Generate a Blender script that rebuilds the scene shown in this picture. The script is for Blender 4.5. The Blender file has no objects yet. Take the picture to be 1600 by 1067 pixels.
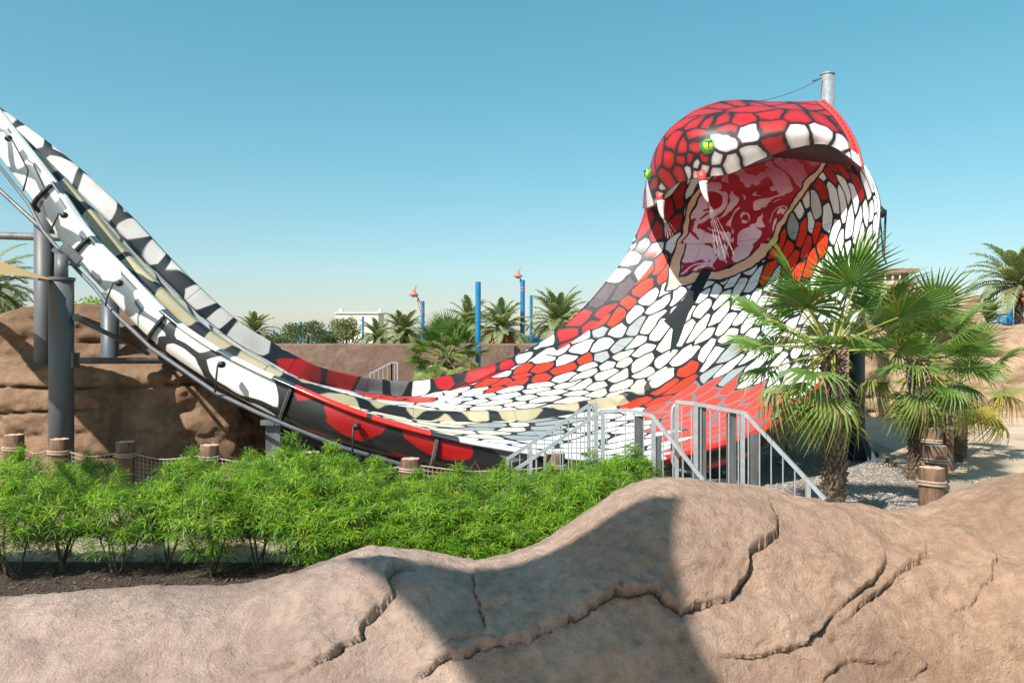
import bpy, math, random
import numpy as np
from mathutils import Vector, Matrix
random.seed(7); rng = np.random.default_rng(7)
R = math.radians
scene = bpy.context.scene
col = scene.collection

# ------------------------------------------------------------------ camera, sky, sun, exposure
EYE, FX, HY = 2.45, 1200.0, 533.0
cam_d = bpy.data.cameras.new('camera'); cam = bpy.data.objects.new('camera', cam_d); col.objects.link(cam)
cam.location = (0, 0, EYE); cam.rotation_euler = (R(90), 0, 0)
cam_d.sensor_width = 36; cam_d.lens = 27; cam_d.clip_start = 0.05; cam_d.clip_end = 4000
scene.camera = cam
SUN_FROM = Vector((-0.58, -0.74, 1.0)).normalized()
sd = bpy.data.lights.new('sun', 'SUN'); sd.energy = 4.6; sd.angle = R(0.53); sd.color = (1.0, 0.955, 0.88)
so = bpy.data.objects.new('sun', sd); col.objects.link(so); so.location = (-20, -20, 40)
so.rotation_euler = SUN_FROM.to_track_quat('Z', 'Y').to_euler()
w = bpy.data.worlds.new('World'); scene.world = w; w.use_nodes = True
nt = w.node_tree; bg = nt.nodes['Background']
sky = nt.nodes.new('ShaderNodeTexSky'); sky.sky_type = 'NISHITA'; sky.sun_disc = False
sky.sun_elevation = math.asin(SUN_FROM.z); sky.sun_rotation = math.atan2(SUN_FROM.x, SUN_FROM.y)
sky.altitude = 0; sky.air_density = 1.0; sky.dust_density = 0.8; sky.ozone_density = 1.5
hu = nt.nodes.new('ShaderNodeHueSaturation'); hu.inputs['Hue'].default_value = .46; hu.inputs['Saturation'].default_value = 1.36; nt.links.new(sky.outputs[0], hu.inputs['Color'])
hs = nt.nodes.new('ShaderNodeMix'); hs.data_type = 'RGBA'; hs.blend_type = 'MULTIPLY'; hs.inputs[0].default_value = 1.0
hs.inputs[7].default_value = (0.93, 0.965, 1.0, 1)
sc_ = nt.nodes.new('ShaderNodeVectorMath'); sc_.operation = 'SCALE'; sc_.inputs['Scale'].default_value = .1; nt.links.new(hu.outputs[0], sc_.inputs[0])
ga = nt.nodes.new('ShaderNodeGamma'); ga.inputs[1].default_value = .71; nt.links.new(sc_.outputs[0], ga.inputs[0])
sc2 = nt.nodes.new('ShaderNodeVectorMath'); sc2.operation = 'SCALE'; sc2.inputs['Scale'].default_value = 11.0; nt.links.new(ga.outputs[0], sc2.inputs[0])
nt.links.new(sc2.outputs[0], hs.inputs[6]); nt.links.new(hs.outputs[2], bg.inputs[0]); bg.inputs[1].default_value = 0.063
scene.view_settings.view_transform = 'Standard'; scene.view_settings.look = 'None'
scene.view_settings.exposure = 0.80; scene.view_settings.gamma = 1.0; scene.view_settings.use_curve_mapping = False
scene.cycles.max_bounces = 6; scene.cycles.transparent_max_bounces = 8
scene.cycles.use_denoising = True

# ------------------------------------------------------------------ helpers
def at(px, py, Y):
    return Vector(((px - 800.0) / FX * Y, Y, EYE - (py - HY) / FX * Y))

def tag(o, label=None, cat=None, group=None, kind=None):
    if label: o['label'] = label
    if cat: o['category'] = cat
    if group: o['group'] = group
    if kind: o['kind'] = kind
    return o

def empty(name, loc=(0, 0, 0), rz=0.0):
    o = bpy.data.objects.new(name, None); o.location = loc; o.rotation_euler = (0, 0, rz)
    o.empty_display_size = 0.2; col.objects.link(o); return o

class MB:
    def __init__(s): s.v = []; s.f = []; s.m = []
    def add(s, vs, fs, mi=0):
        b = len(s.v); s.v.extend([tuple(p) for p in vs]); s.f.extend([tuple(b + i for i in q) for q in fs]); s.m.extend([mi] * len(fs)); return s
    def box(s, c, d, rot=None, mi=0):
        hx, hy, hz = d[0] / 2, d[1] / 2, d[2] / 2
        vs = [Vector((x * hx, y * hy, z * hz)) for x in (-1, 1) for y in (-1, 1) for z in (-1, 1)]
        if rot is not None: vs = [rot @ p for p in vs]
        c = Vector(c); vs = [p + c for p in vs]
        return s.add(vs, [(0, 1, 3, 2), (4, 6, 7, 5), (0, 4, 5, 1), (2, 3, 7, 6), (0, 2, 6, 4), (1, 5, 7, 3)], mi)
    def bar(s, a, b, wd, hd, up=(0, 0, 1), mi=0):
        a = Vector(a); b = Vector(b); d = b - a; L = d.length
        if L < 1e-6: return s
        d.normalize(); up = Vector(up)
        if abs(d.dot(up)) > .98: up = Vector((0, 1, 0))
        sd_ = d.cross(up).normalized(); u2 = sd_.cross(d)
        M = Matrix((d, sd_, u2)).transposed()
        return s.box((a + b) / 2, (L, wd, hd), M, mi)
    def tube(s, pts, r, n=8, cap=True, mi=0):
        pts = [Vector(p) for p in pts]
        rs = r if isinstance(r, (list, tuple)) else [r] * len(pts)
        vs = []; prev = None
        for i, p in enumerate(pts):
            t = (pts[min(i + 1, len(pts) - 1)] - pts[max(i - 1, 0)])
            if t.length < 1e-9: t = Vector((0, 0, 1))
            t.normalize()
            if prev is None:
                a = Vector((1, 0, 0)) if abs(t.x) < .9 else Vector((0, 1, 0))
                u = t.cross(a).normalized()
            else:
                u = prev - t * prev.dot(t)
                u = u.normalized() if u.length > 1e-6 else t.cross(Vector((0, 1, 0))).normalized()
            prev = u; w_ = t.cross(u)
            for k in range(n):
                an = 2 * math.pi * k / n
                vs.append(p + (u * math.cos(an) + w_ * math.sin(an)) * rs[i])
        fs = [(i * n + k, i * n + (k + 1) % n, (i + 1) * n + (k + 1) % n, (i + 1) * n + k) for i in range(len(pts) - 1) for k in range(n)]
        if cap:
            fs.append(tuple(reversed(range(n)))); fs.append(tuple((len(pts) - 1) * n + k for k in range(n)))
        return s.add(vs, fs, mi)
    def build(s, name, mats, parent=None, smooth=False):
        me = bpy.data.meshes.new(name); me.from_pydata(s.v, [], s.f)
        if not isinstance(mats, (list, tuple)): mats = [mats]
        for m in mats: me.materials.append(m)
        if any(s.m): me.polygons.foreach_set('material_index', s.m)
        if smooth: me.polygons.foreach_set('use_smooth', [True] * len(me.polygons))
        me.update()
        return link(name, me, parent)

def link(name, me, parent=None):
    o = bpy.data.objects.new(name, me); col.objects.link(o)
    if parent is not None:
        o.parent = parent
    return o

def grid_mesh(name, P, mats, parent=None, smooth=True, uv=None, mi=None, flip=False):
    """P: array (n,m,3) -> quad grid"""
    n, m = P.shape[:2]
    me = bpy.data.meshes.new(name)
    i = np.arange(n - 1)[:, None] * m + np.arange(m - 1)[None, :]
    q = np.stack([i, i + m, i + m + 1, i + 1], -1).reshape(-1, 4)
    if flip: q = q[:, ::-1]
    nf = len(q)
    me.vertices.add(n * m); me.vertices.foreach_set('co', P.reshape(-1).astype(np.float32))
    me.loops.add(nf * 4); me.loops.foreach_set('vertex_index', q.reshape(-1).astype(np.int32))
    me.polygons.add(nf); me.polygons.foreach_set('loop_start', np.arange(0, nf * 4, 4, dtype=np.int32))
    me.polygons.foreach_set('use_smooth', np.full(nf, smooth))
    if not isinstance(mats, (list, tuple)): mats = [mats]
    for mt in mats: me.materials.append(mt)
    if mi is not None: me.polygons.foreach_set('material_index', mi.reshape(-1).astype(np.int32))
    if uv is not None:
        l = me.uv_layers.new(name='UVMap')
        l.data.foreach_set('uv', uv.reshape(-1, 2)[q.reshape(-1)].reshape(-1).astype(np.float32))
    me.update(calc_edges=True); me.validate()
    return link(name, me, parent)

# ---- numpy noise
_perm = np.random.default_rng(3).permutation(4096)
def _h(ix, iy, iz):
    return _perm[(_perm[(_perm[ix & 4095] + iy) & 4095] + iz) & 4095] / 4095.0
def vnoise(x, y, z=0.0):
    x = np.asarray(x, float); y = np.asarray(y, float); z = np.asarray(z, float) + np.zeros_like(x)
    xi = np.floor(x).astype(int); yi = np.floor(y).astype(int); zi = np.floor(z).astype(int)
    fx = x - xi; fy = y - yi; fz = z - zi
    fx = fx * fx * (3 - 2 * fx); fy = fy * fy * (3 - 2 * fy); fz = fz * fz * (3 - 2 * fz)
    r = 0
    for a in (0, 1):
        for b in (0, 1):
            for c in (0, 1):
                r = r + _h(xi + a, yi + b, zi + c) * (fx if a else 1 - fx) * (fy if b else 1 - fy) * (fz if c else 1 - fz)
    return r * 2 - 1
def fbm(x, y, z=0.0, o=4, g=.5):
    r = 0; a = 1; 
    for k in range(o):
        r = r + a * vnoise(x * 2 ** k + 17 * k, y * 2 ** k + 5 * k, z * 2 ** k); a *= g
    return r
def sstep(a, b, x):
    t = np.clip((x - a) / (b - a), 0, 1); return t * t * (3 - 2 * t)

# ---- materials
def mat(name, c, rough=.7, c2=None, scale=4.0, bump=0.0, bscale=20.0, metal=0.0, coat=0.0, spec=.5, detail=6, wear=None, trans=0.0, dist=.02, stretch=None):
    m = bpy.data.materials.new(name); m.use_nodes = True; t = m.node_tree; b = t.nodes['Principled BSDF']
    b.inputs['Roughness'].default_value = rough; b.inputs['Metallic'].default_value = metal
    b.inputs['Coat Weight'].default_value = coat; b.inputs['Specular IOR Level'].default_value = spec
    tc = t.nodes.new('ShaderNodeTexCoord'); src = tc.outputs['Object']
    if stretch:
        mp = t.nodes.new('ShaderNodeMapping'); mp.inputs['Scale'].default_value = stretch
        t.links.new(src, mp.inputs[0]); src = mp.outputs[0]
    if c2 is None: c2 = tuple(x * .8 for x in c[:3])
    n = t.nodes.new('ShaderNodeTexNoise'); n.inputs['Scale'].default_value = scale; n.inputs['Detail'].default_value = detail
    n.inputs['Roughness'].default_value = .6
    t.links.new(src, n.inputs['Vector'])
    cr = t.nodes.new('ShaderNodeValToRGB'); cr.color_ramp.elements[0].position = .35; cr.color_ramp.elements[1].position = .65
    cr.color_ramp.elements[0].color = (*c2[:3], 1); cr.color_ramp.elements[1].color = (*c[:3], 1)
    t.links.new(n.outputs[0], cr.inputs[0])
    out = cr.outputs[0]
    if wear:   # large scale stains
        n3 = t.nodes.new('ShaderNodeTexNoise'); n3.inputs['Scale'].default_value = wear[1]; n3.inputs['Detail'].default_value = 5
        t.links.new(src, n3.inputs['Vector'])
        r3 = t.nodes.new('ShaderNodeValToRGB'); r3.color_ramp.elements[0].position = .45; r3.color_ramp.elements[1].position = .7
        r3.color_ramp.elements[0].color = (0, 0, 0, 1); r3.color_ramp.elements[1].color = (wear[2],) * 3 + (1,)
        t.links.new(n3.outputs[0], r3.inputs[0])
        mx = t.nodes.new('ShaderNodeMix'); mx.data_type = 'RGBA'
        t.links.new(r3.outputs[0], mx.inputs[0]); t.links.new(out, mx.inputs[6]); mx.inputs[7].default_value = (*wear[0], 1)
        out = mx.outputs[2]
    t.links.new(out, b.inputs['Base Color'])
    if bump > 0:
        n2 = t.nodes.new('ShaderNodeTexNoise'); n2.inputs['Scale'].default_value = bscale; n2.inputs['Detail'].default_value = 8
        t.links.new(src, n2.inputs['Vector'])
        bp = t.nodes.new('ShaderNodeBump'); bp.inputs['Strength'].default_value = bump; bp.inputs['Distance'].default_value = dist
        t.links.new(n2.outputs[0], bp.inputs['Height']); t.links.new(bp.outputs[0], b.inputs['Normal'])
    if trans > 0:
        tr = t.nodes.new('ShaderNodeBsdfTranslucent'); ms = t.nodes.new('ShaderNodeMixShader'); ms.inputs[0].default_value = trans
        g = t.nodes.new('ShaderNodeMix'); g.data_type = 'RGBA'; g.blend_type = 'MULTIPLY'; g.inputs[0].default_value = 1
        t.links.new(out, g.inputs[6]); g.inputs[7].default_value = (1.6, 1.5, .5, 1)
        t.links.new(g.outputs[2], tr.inputs[0])
        t.links.new(b.outputs[0], ms.inputs[1]); t.links.new(tr.outputs[0], ms.inputs[2])
        t.links.new(ms.outputs[0], t.nodes['Material Output'].inputs[0])
    return m

def paint_mat(name, rgb, rough=.3, coat=.3, wave=0.0):
    """rgb: (h,w,3) sRGB array computed here (procedural artwork), mapped on the surface's own UV; grime from noise nodes"""
    h, w_ = rgb.shape[:2]
    im = bpy.data.images.new(name + '_art', w_, h, alpha=False)
    px = np.ones((h, w_, 4), np.float32); px[..., :3] = np.clip(rgb, 0, 1); im.pixels.foreach_set(px.reshape(-1)); im.update(); im.pack()
    m = bpy.data.materials.new(name); m.use_nodes = True; t = m.node_tree; b = t.nodes['Principled BSDF']
    it = t.nodes.new('ShaderNodeTexImage'); it.image = im; it.extension = 'EXTEND'
    tc = t.nodes.new('ShaderNodeTexCoord')
    n = t.nodes.new('ShaderNodeTexNoise'); n.inputs['Scale'].default_value = 1.3; n.inputs['Detail'].default_value = 8; n.inputs['Roughness'].default_value = .65
    t.links.new(tc.outputs['Object'], n.inputs['Vector'])
    cr = t.nodes.new('ShaderNodeValToRGB'); cr.color_ramp.elements[0].position = .3; cr.color_ramp.elements[1].position = .55
    cr.color_ramp.elements[0].color = (.80, .78, .75, 1); cr.color_ramp.elements[1].color = (1, 1, 1, 1)
    t.links.new(n.outputs[0], cr.inputs[0])
    mx = t.nodes.new('ShaderNodeMix'); mx.data_type = 'RGBA'; mx.blend_type = 'MULTIPLY'; mx.inputs[0].default_value = 1
    t.links.new(it.outputs[0], mx.inputs[6]); t.links.new(cr.outputs[0], mx.inputs[7]); t.links.new(mx.outputs[2], b.inputs['Base Color'])
    rr = t.nodes.new('ShaderNodeMapRange'); rr.inputs[1].default_value = .3; rr.inputs[2].default_value = .7
    rr.inputs[3].default_value = rough + .15; rr.inputs[4].default_value = rough - .08
    t.links.new(n.outputs[0], rr.inputs[0]); t.links.new(rr.outputs[0], b.inputs['Roughness'])
    b.inputs['Coat Weight'].default_value = coat; b.inputs['Coat Roughness'].default_value = .12
    if wave:
        n2 = t.nodes.new('ShaderNodeTexNoise'); n2.inputs['Scale'].default_value = 2.2; n2.inputs['Detail'].default_value = 3
        t.links.new(tc.outputs['Object'], n2.inputs['Vector'])
        bp = t.nodes.new('ShaderNodeBump'); bp.inputs['Strength'].default_value = wave; bp.inputs['Distance'].default_value = .03
        t.links.new(n2.outputs[0], bp.inputs['Height']); t.links.new(bp.outputs[0], b.inputs['Normal'])
    return m

M = {}
M['ground'] = mat('pale_paving', (.36, .29, .215), .85, (.28, .22, .16), 1.2, .25, 30, wear=((.2, .15, .11), .35, .5))
M['path'] = mat('beige_concrete_path', (.50, .40, .29), .8, (.42, .325, .225), 1.6, .25, 45, wear=((.24, .17, .12), .5, .5))
M['soil'] = mat('dark_mulch', (.075, .048, .033), .95, (.03, .02, .014), 14, .9, 40, dist=.06)
M['gravel'] = mat('grey_gravel', (.36, .30, .25), .9, (.16, .13, .105), 34, .9, 60, dist=.05)
M['stone'] = [mat('gravel_stone_a', (.30, .265, .235), .85, scale=9), mat('gravel_stone_b', (.27, .235, .205), .85, scale=9), mat('gravel_stone_c', (.38, .34, .30), .85, scale=9)]
M['kerb'] = mat('grey_kerb', (.27, .24, .2), .85, scale=5, bump=.2)
M['galv'] = mat('galvanised_steel', (.45, .475, .485), .42, (.36, .385, .395), 12, .05, 60, metal=.35)
M['galvdark'] = mat('weathered_galvanised_steel', (.17, .175, .175), .5, (.1, .104, .105), 7, .08, 30, metal=.4, stretch=(1, 1, .3))
M['column'] = mat('dark_grey_painted_steel', (.105, .112, .122), .5, (.075, .08, .088), 3, .05, 40, wear=((.17, .16, .15), 1.1, .5), stretch=(1, 1, .35))
M['column2'] = mat('blue_grey_painted_steel', (.085, .11, .13), .45, (.06, .08, .095), 3, .05, 40, stretch=(1, 1, .35))
M['pole'] = mat('bare_steel_pole', (.42, .44, .45), .45, (.3, .32, .33), 8, .1, 30, metal=.5)
M['black'] = mat('black_rubber', (.018, .02, .022), .55, (.01, .011, .012), 6, .1, 40)
M['pipe'] = mat('dark_grey_pipe', (.10, .115, .125), .5, (.07, .08, .09), 8)
M['valve'] = mat('blue_valve_plastic', (.01, .17, .3), .4, scale=8)
M['wood'] = mat('dark_timber', (.21, .12, .07), .75, (.08, .043, .025), 5, .5, 30, stretch=(6, 6, .8))
M['woodtop'] = mat('sawn_timber_top', (.55, .40, .29), .8, (.40, .28, .2), 12, .3, 30)
M['rope'] = mat('pale_rope', (.42, .33, .25), .9, (.28, .21, .155), 40, .5, 160)
M['net'] = mat('brown_rope_net', (.34, .245, .175), .9, (.22, .155, .11), 40)
M['blue'] = mat('blue_painted_steel', (.008, .20, .44), .4, (.006, .15, .36), 3, coat=.2)
M['lampred'] = mat('faded_red_lamp', (.50, .17, .125), .5, scale=5)
M['white'] = mat('white_render', (.66, .63, .57), .85, (.56, .53, .48), 2, .1)
M['leaf'] = mat('fan_palm_leaf', (.13, .23, .04), .42, (.075, .16, .025), 3, trans=.32)
M['leaf2'] = mat('olive_fan_palm_leaf', (.24, .29, .075), .5, (.15, .21, .045), 3, trans=.32)
M['leafy'] = mat('yellowing_palm_leaf', (.42, .32, .04), .55, (.22, .24, .03), 2.5, trans=.3)
M['leafdry'] = mat('dry_palm_leaf', (.30, .21, .10), .8, (.2, .13, .06), 4, trans=.2)
M['petiole'] = mat('yellow_palm_stalk', (.33, .30, .06), .5, (.16, .20, .04), 4)
M['trunk'] = mat('palm_trunk_bark', (.20, .145, .10), .95, (.085, .06, .042), 9, .9, 25, dist=.05)
M['boot'] = mat('palm_leaf_stub', (.27, .20, .14), .9, (.14, .095, .065), 9, .6, 30)
M['date'] = mat('date_palm_leaf', (.25, .29, .14), .6, (.17, .21, .10), 2, trans=.3)
M['dates'] = mat('orange_date_bunch', (.45, .16, .02), .6, scale=20)
M['tree'] = mat('small_tree_leaf', (.24, .26, .09), .6, (.14, .17, .06), 2, trans=.25)
M['treed'] = mat('dark_tree_leaf', (.11, .155, .065), .6, (.065, .10, .04), 2, trans=.25)
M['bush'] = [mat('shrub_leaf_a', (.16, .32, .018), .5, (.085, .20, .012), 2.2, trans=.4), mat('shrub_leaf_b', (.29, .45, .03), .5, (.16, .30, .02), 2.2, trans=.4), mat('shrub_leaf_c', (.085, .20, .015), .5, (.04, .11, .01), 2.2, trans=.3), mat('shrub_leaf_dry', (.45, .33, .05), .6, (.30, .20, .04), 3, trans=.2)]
M['stem'] = mat('shrub_stem', (.16, .12, .08), .85, (.09, .07, .045), 9)
M['sail'] = mat('sand_shade_cloth', (.50, .36, .19), .8, (.44, .31, .16), 3, trans=.35)
M['glass'] = mat('pale_window', (.30, .31, .31), .2, (.24, .25, .25), 3)
M['kiosk'] = mat('brown_render', (.34, .22, .14), .85, (.26, .165, .105), 2, .2)
M['kioskroof'] = mat('tan_roof_slab', (.34, .22, .145), .85, (.25, .155, .10), 2, .2)

def rock_mat(name, c, c2, stain, bumpd=.02, bump=.7, sc=1.6, streak=False):
    m = bpy.data.materials.new(name); m.use_nodes = True; t = m.node_tree; b = t.nodes['Principled BSDF']
    b.inputs['Roughness'].default_value = .9; b.inputs['Specular IOR Level'].default_value = .25
    tc = t.nodes.new('ShaderNodeTexCoord'); o = tc.outputs['Object']
    def noise(s, d=8, r=.6, vec=o, dis=0):
        n = t.nodes.new('ShaderNodeTexNoise'); n.inputs['Scale'].default_value = s; n.inputs['Detail'].default_value = d
        n.inputs['Roughness'].default_value = r; n.inputs['Distortion'].default_value = dis; t.links.new(vec, n.inputs['Vector']); return n
    n1 = noise(sc, 8, .62, dis=.4)
    cr = t.nodes.new('ShaderNodeValToRGB'); cr.color_ramp.elements[0].position = .34; cr.color_ramp.elements[1].position = .66
    cr.color_ramp.elements[0].color = (*c2, 1); cr.color_ramp.elements[1].color = (*c, 1); t.links.new(n1.outputs[0], cr.inputs[0])
    n2 = noise(sc * 9, 6, .7)
    r2 = t.nodes.new('ShaderNodeValToRGB'); r2.color_ramp.elements[0].position = .38; r2.color_ramp.elements[1].position = .6
    r2.color_ramp.elements[0].color = (.72, .70, .68, 1); r2.color_ramp.elements[1].color = (1.06, 1.05, 1.04, 1); t.links.new(n2.outputs[0], r2.inputs[0])
    mx = t.nodes.new('ShaderNodeMix'); mx.data_type = 'RGBA'; mx.blend_type = 'MULTIPLY'; mx.inputs[0].default_value = .8
    t.links.new(cr.outputs[0], mx.inputs[6]); t.links.new(r2.outputs[0], mx.inputs[7])
    mp = t.nodes.new('ShaderNodeMapping'); mp.inputs['Scale'].default_value = (1, 1, .16) if streak else (1, 1, 1); t.links.new(o, mp.inputs[0])
    n3 = noise(sc * .9 if streak else sc * .45, 6, .6, mp.outputs[0])
    r3 = t.nodes.new('ShaderNodeValToRGB'); r3.color_ramp.elements[0].position = .5; r3.color_ramp.elements[1].position = .68
    r3.color_ramp.elements[0].color = (0, 0, 0, 1); r3.color_ramp.elements[1].color = (.75, .75, .75, 1); t.links.new(n3.outputs[0], r3.inputs[0])
    m2 = t.nodes.new('ShaderNodeMix'); m2.data_type = 'RGBA'; t.links.new(r3.outputs[0], m2.inputs[0]); t.links.new(mx.outputs[2], m2.inputs[6])
    m2.inputs[7].default_value = (*stain, 1)
    cout = m2.outputs[2]
    if name.startswith('pink'):      # pinker render to one side, ochre to the other
        sx_ = t.nodes.new('ShaderNodeSeparateXYZ'); t.links.new(o, sx_.inputs[0])
        ma = t.nodes.new('ShaderNodeMapRange'); ma.inputs[1].default_value = -.8; ma.inputs[2].default_value = 2.2; t.links.new(sx_.outputs[0], ma.inputs[0])
        m3 = t.nodes.new('ShaderNodeMix'); m3.data_type = 'RGBA'; m3.blend_type = 'MULTIPLY'; t.links.new(ma.outputs[0], m3.inputs[0]); t.links.new(cout, m3.inputs[6]); m3.inputs[7].default_value = (.93, .82, .68, 1)
        cout = m3.outputs[2]
    t.links.new(cout, b.inputs['Base Color'])
    n4 = noise(sc * 14, 10, .72); n5 = noise(sc * 60, 5, .7)
    ad = t.nodes.new('ShaderNodeMath'); ad.operation = 'MULTIPLY_ADD'; ad.inputs[1].default_value = .5
    t.links.new(n5.outputs[0], ad.inputs[0]); t.links.new(n4.outputs[0], ad.inputs[2])
    bp = t.nodes.new('ShaderNodeBump'); bp.inputs['Strength'].default_value = bump; bp.inputs['Distance'].default_value = bumpd
    t.links.new(ad.outputs[0], bp.inputs['Height']); t.links.new(bp.outputs[0], b.inputs['Normal'])
    return m
M['rock'] = rock_mat('pink_sandstone_render', (.69, .51, .42), (.47, .335, .27), (.32, .22, .175), .045, 1.0, 1.5)
M['rockhill'] = rock_mat('brown_rock_render', (.29, .185, .115), (.19, .12, .075), (.08, .048, .032), .06, .8, .8, True)
M['rockfar'] = rock_mat('tan_rock_render', (.50, .35, .235), (.38, .26, .17), (.28, .18, .12), .08, .7, .5)
M['farwall'] = rock_mat('mauve_brown_render', (.25, .165, .125), (.185, .12, .092), (.16, .10, .075), .05, .9, .55)

# ------------------------------------------------------------------ ground and paths
def sheet(name, pts, z, m):
    mb = MB(); mb.add([(x, y, z) for x, y in pts], [tuple(range(len(pts)))])
    return tag(mb.build(name, m), kind='structure')
sheet('ground', [(-1500, -60), (1500, -60), (1500, 2500), (-1500, 2500)], 0, M['ground'])
sheet('path', [(6.4, 4), (7.2, 9), (8.05, 13.5), (8.7, 18), (8.9, 22), (8, 30), (40, 30), (40, 4)], .004, M['path'])
sheet('soil_bed', [(-12, 6.8), (-4.0, 6.3), (-1.5, 6.3), (2.0, 7), (2.2, 9.0), (-2, 8.5), (-12, 8.6)], .006, M['soil'])
sheet('gravel_bed', [(2.6, 8.8), (5.9, 8.9), (6.6, 11.2), (7.4, 13.9), (8.0, 18), (8.2, 25), (-9, 25), (-9, 13.6), (0, 11.9), (2.6, 11.6)], .008, M['gravel'])
mb = MB()
kp = [(5.8, 8.3), (6.15, 9.6), (6.75, 11.8), (7.35, 13.9), (7.85, 16.3), (8.1, 20), (8.3, 25)]
for a, b in zip(kp, kp[1:]): mb.bar((a[0], a[1], .05), (b[0], b[1], .05), .2, .1)
tag(mb.build('kerb', M['kerb']), kind='structure')
# loose stones lying on the gravel
me_v, me_f, me_m = [], [], []
mb = MB()
oct_v = [(1, 0, 0), (-1, 0, 0), (0, 1, 0), (0, -1, 0), (0, 0, 1), (0, 0, -1)]
oct_f = [(0, 2, 4), (2, 1, 4), (1, 3, 4), (3, 0, 4)]
for i in range(9000):
    x = random.uniform(3.2, 7.6); y = random.uniform(8.9, 16.5)
    if x > 5.85 + (y - 9) * .36: continue
    r = random.uniform(.012, .03); a = random.uniform(0, 6.28); ca, sa = math.cos(a) * r, math.sin(a) * r
    mb.add([(x + vx * ca - vy * sa, y + vx * sa + vy * ca * .8, .012 + vz * r * .7) for vx, vy, vz in oct_v[:5]], oct_f, random.randrange(3))
tag(mb.build('gravel', M['stone']), 'pale loose gravel spread under the slide and palms', 'gravel', kind='stuff')

# ------------------------------------------------------------------ the snake slide
ST = [((-90, 55, 15.0), (-58, 128, 17.6)), ((0, 171, 14.5), (85, 229, 17.2)), ((84, 279, 14.0), (192, 324, 17.0)),
      ((141, 361, 13.7), (258, 394, 17.0)), ((197, 420, 13.3), (309, 445, 17.0)), ((263, 488, 13.0), (370, 499, 17.2)),
      ((330, 536, 12.7), (430, 537, 17.6)), ((400, 573, 12.4), (485, 567, 18.0)), ((456, 598, 12.2), (515, 577, 18.6)),
      ((525, 627, 12.0), (555, 586, 19.3)), ((594, 652, 12.0), (590, 591, 20.0)), ((681, 675, 12.0), (625, 595, 20.5)),
      ((760, 691, 11.9), (660, 594, 21.0)), ((850, 705, 11.8), (695, 587, 21.3)), ((940, 714, 11.8), (725, 580, 21.5)),
      ((1010, 713, 11.9), (750, 574, 21.6)), ((1072, 702, 12.1), (772, 568, 21.7)), ((1140, 683, 12.4), (800, 557, 21.8)),
      ((1200, 659, 12.8), (825, 545, 21.9)), ((1262, 612, 13.4), (855, 528, 22.0)), ((1310, 550, 14.1), (885, 505, 22.1)),
      ((1340, 482, 14.8), (920, 471, 22.2)), ((1357, 424, 15.3), (948, 438, 22.3)), ((1368, 362, 15.7), (972, 408, 22.4)),
      ((1370, 310, 16.0), (990, 375, 22.5)), ((1350, 262, 16.25), (1004, 340, 22.5)), ((1318, 230, 16.9), (1014, 305, 22.4)),
      ((1275, 208, 17.7), (1040, 275, 22.0))]
NS = len(ST)
SN = np.array([at(*a) for a, b in ST]); SF = np.array([at(*b) for a, b in ST])
def crom(A, k):
    k = np.clip(np.asarray(k, float), 0, len(A) - 1.0001); i = np.floor(k).astype(int); t = (k - i)[..., None]
    g = lambda j: A[np.clip(j, 0, len(A) - 1)]
    p0, p1, p2, p3 = g(i - 1), g(i), g(i + 1), g(i + 2)
    return .5 * ((2 * p1) + (-p0 + p2) * t + (2 * p0 - 5 * p1 + 4 * p2 - p3) * t * t + (-p0 + 3 * p1 - 3 * p2 + p3) * t ** 3)
def frame(k):
    k = np.asarray(k, float)
    n_, f_ = crom(SN, k), crom(SF, k); W = f_ - n_
    k0, k1 = np.clip(k - .8, 0, NS - 1.01), np.clip(k + .8, 0, NS - 1.01)
    T = (crom(SN, k1) + crom(SF, k1)) - (crom(SN, k0) + crom(SF, k0))
    nn = np.cross(T, W); nn /= np.linalg.norm(nn, axis=-1, keepdims=True)
    T = T / np.linalg.norm(T, axis=-1, keepdims=True)
    return n_, f_, W, T, nn
DK = np.array([0, 12, 16, 19, 21, 22, 23, 24, 25, 26, 27.]); DV = np.array([.3, .32, .42, .7, .85, .9, 1.0, 1.05, 1.05, .9, .6])
def off(k, v, wl):
    """depth of the trough below the rim line"""
    m = v * wl; mf = (1 - v) * wl
    h = .36
    near = h * sstep(.10, .42, m); far = (h + .06) * sstep(.03, .34, mf)
    tr = np.minimum(near, far)
    rid = 1 - sstep(.10, .26, np.abs(m - wl * .5))
    tr = tr - rid * (.20 - .02) * (1 - sstep(18, 21, k))
    x = np.abs(2 * v - 1)
    bowl = np.interp(k, DK, DV) * (1 - x ** 2.4)
    rr = rid * .16 * (1 - sstep(18.5, 21.5, k))
    a = sstep(12.5, 18.0, k)
    return tr * (1 - a) + (bowl - rr) * a
def slide_pt(k, v):
    n_, f_, W, T, nn = frame(k)
    wl = np.linalg.norm(W, axis=-1)
    return n_ + W * v[..., None] - nn * off(k, v, wl)[..., None]
def project(P):
    return 800 + P[..., 0] / P[..., 1] * FX, HY - (P[..., 2] - EYE) / P[..., 1] * FX
KMAX = NS - 1.01
# lateral layout, denser at the walls and the ridge
vv = np.unique(np.concatenate([np.linspace(0, .14, 22), np.linspace(.14, .44, 16), np.linspace(.44, .56, 20), np.linspace(.56, .86, 16), np.linspace(.86, 1, 22)]))
kk = np.linspace(0, KMAX, 300)
KK, VV = np.meshgrid(kk, vv, indexing='ij')
Psheet = slide_pt(KK, VV)

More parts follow.
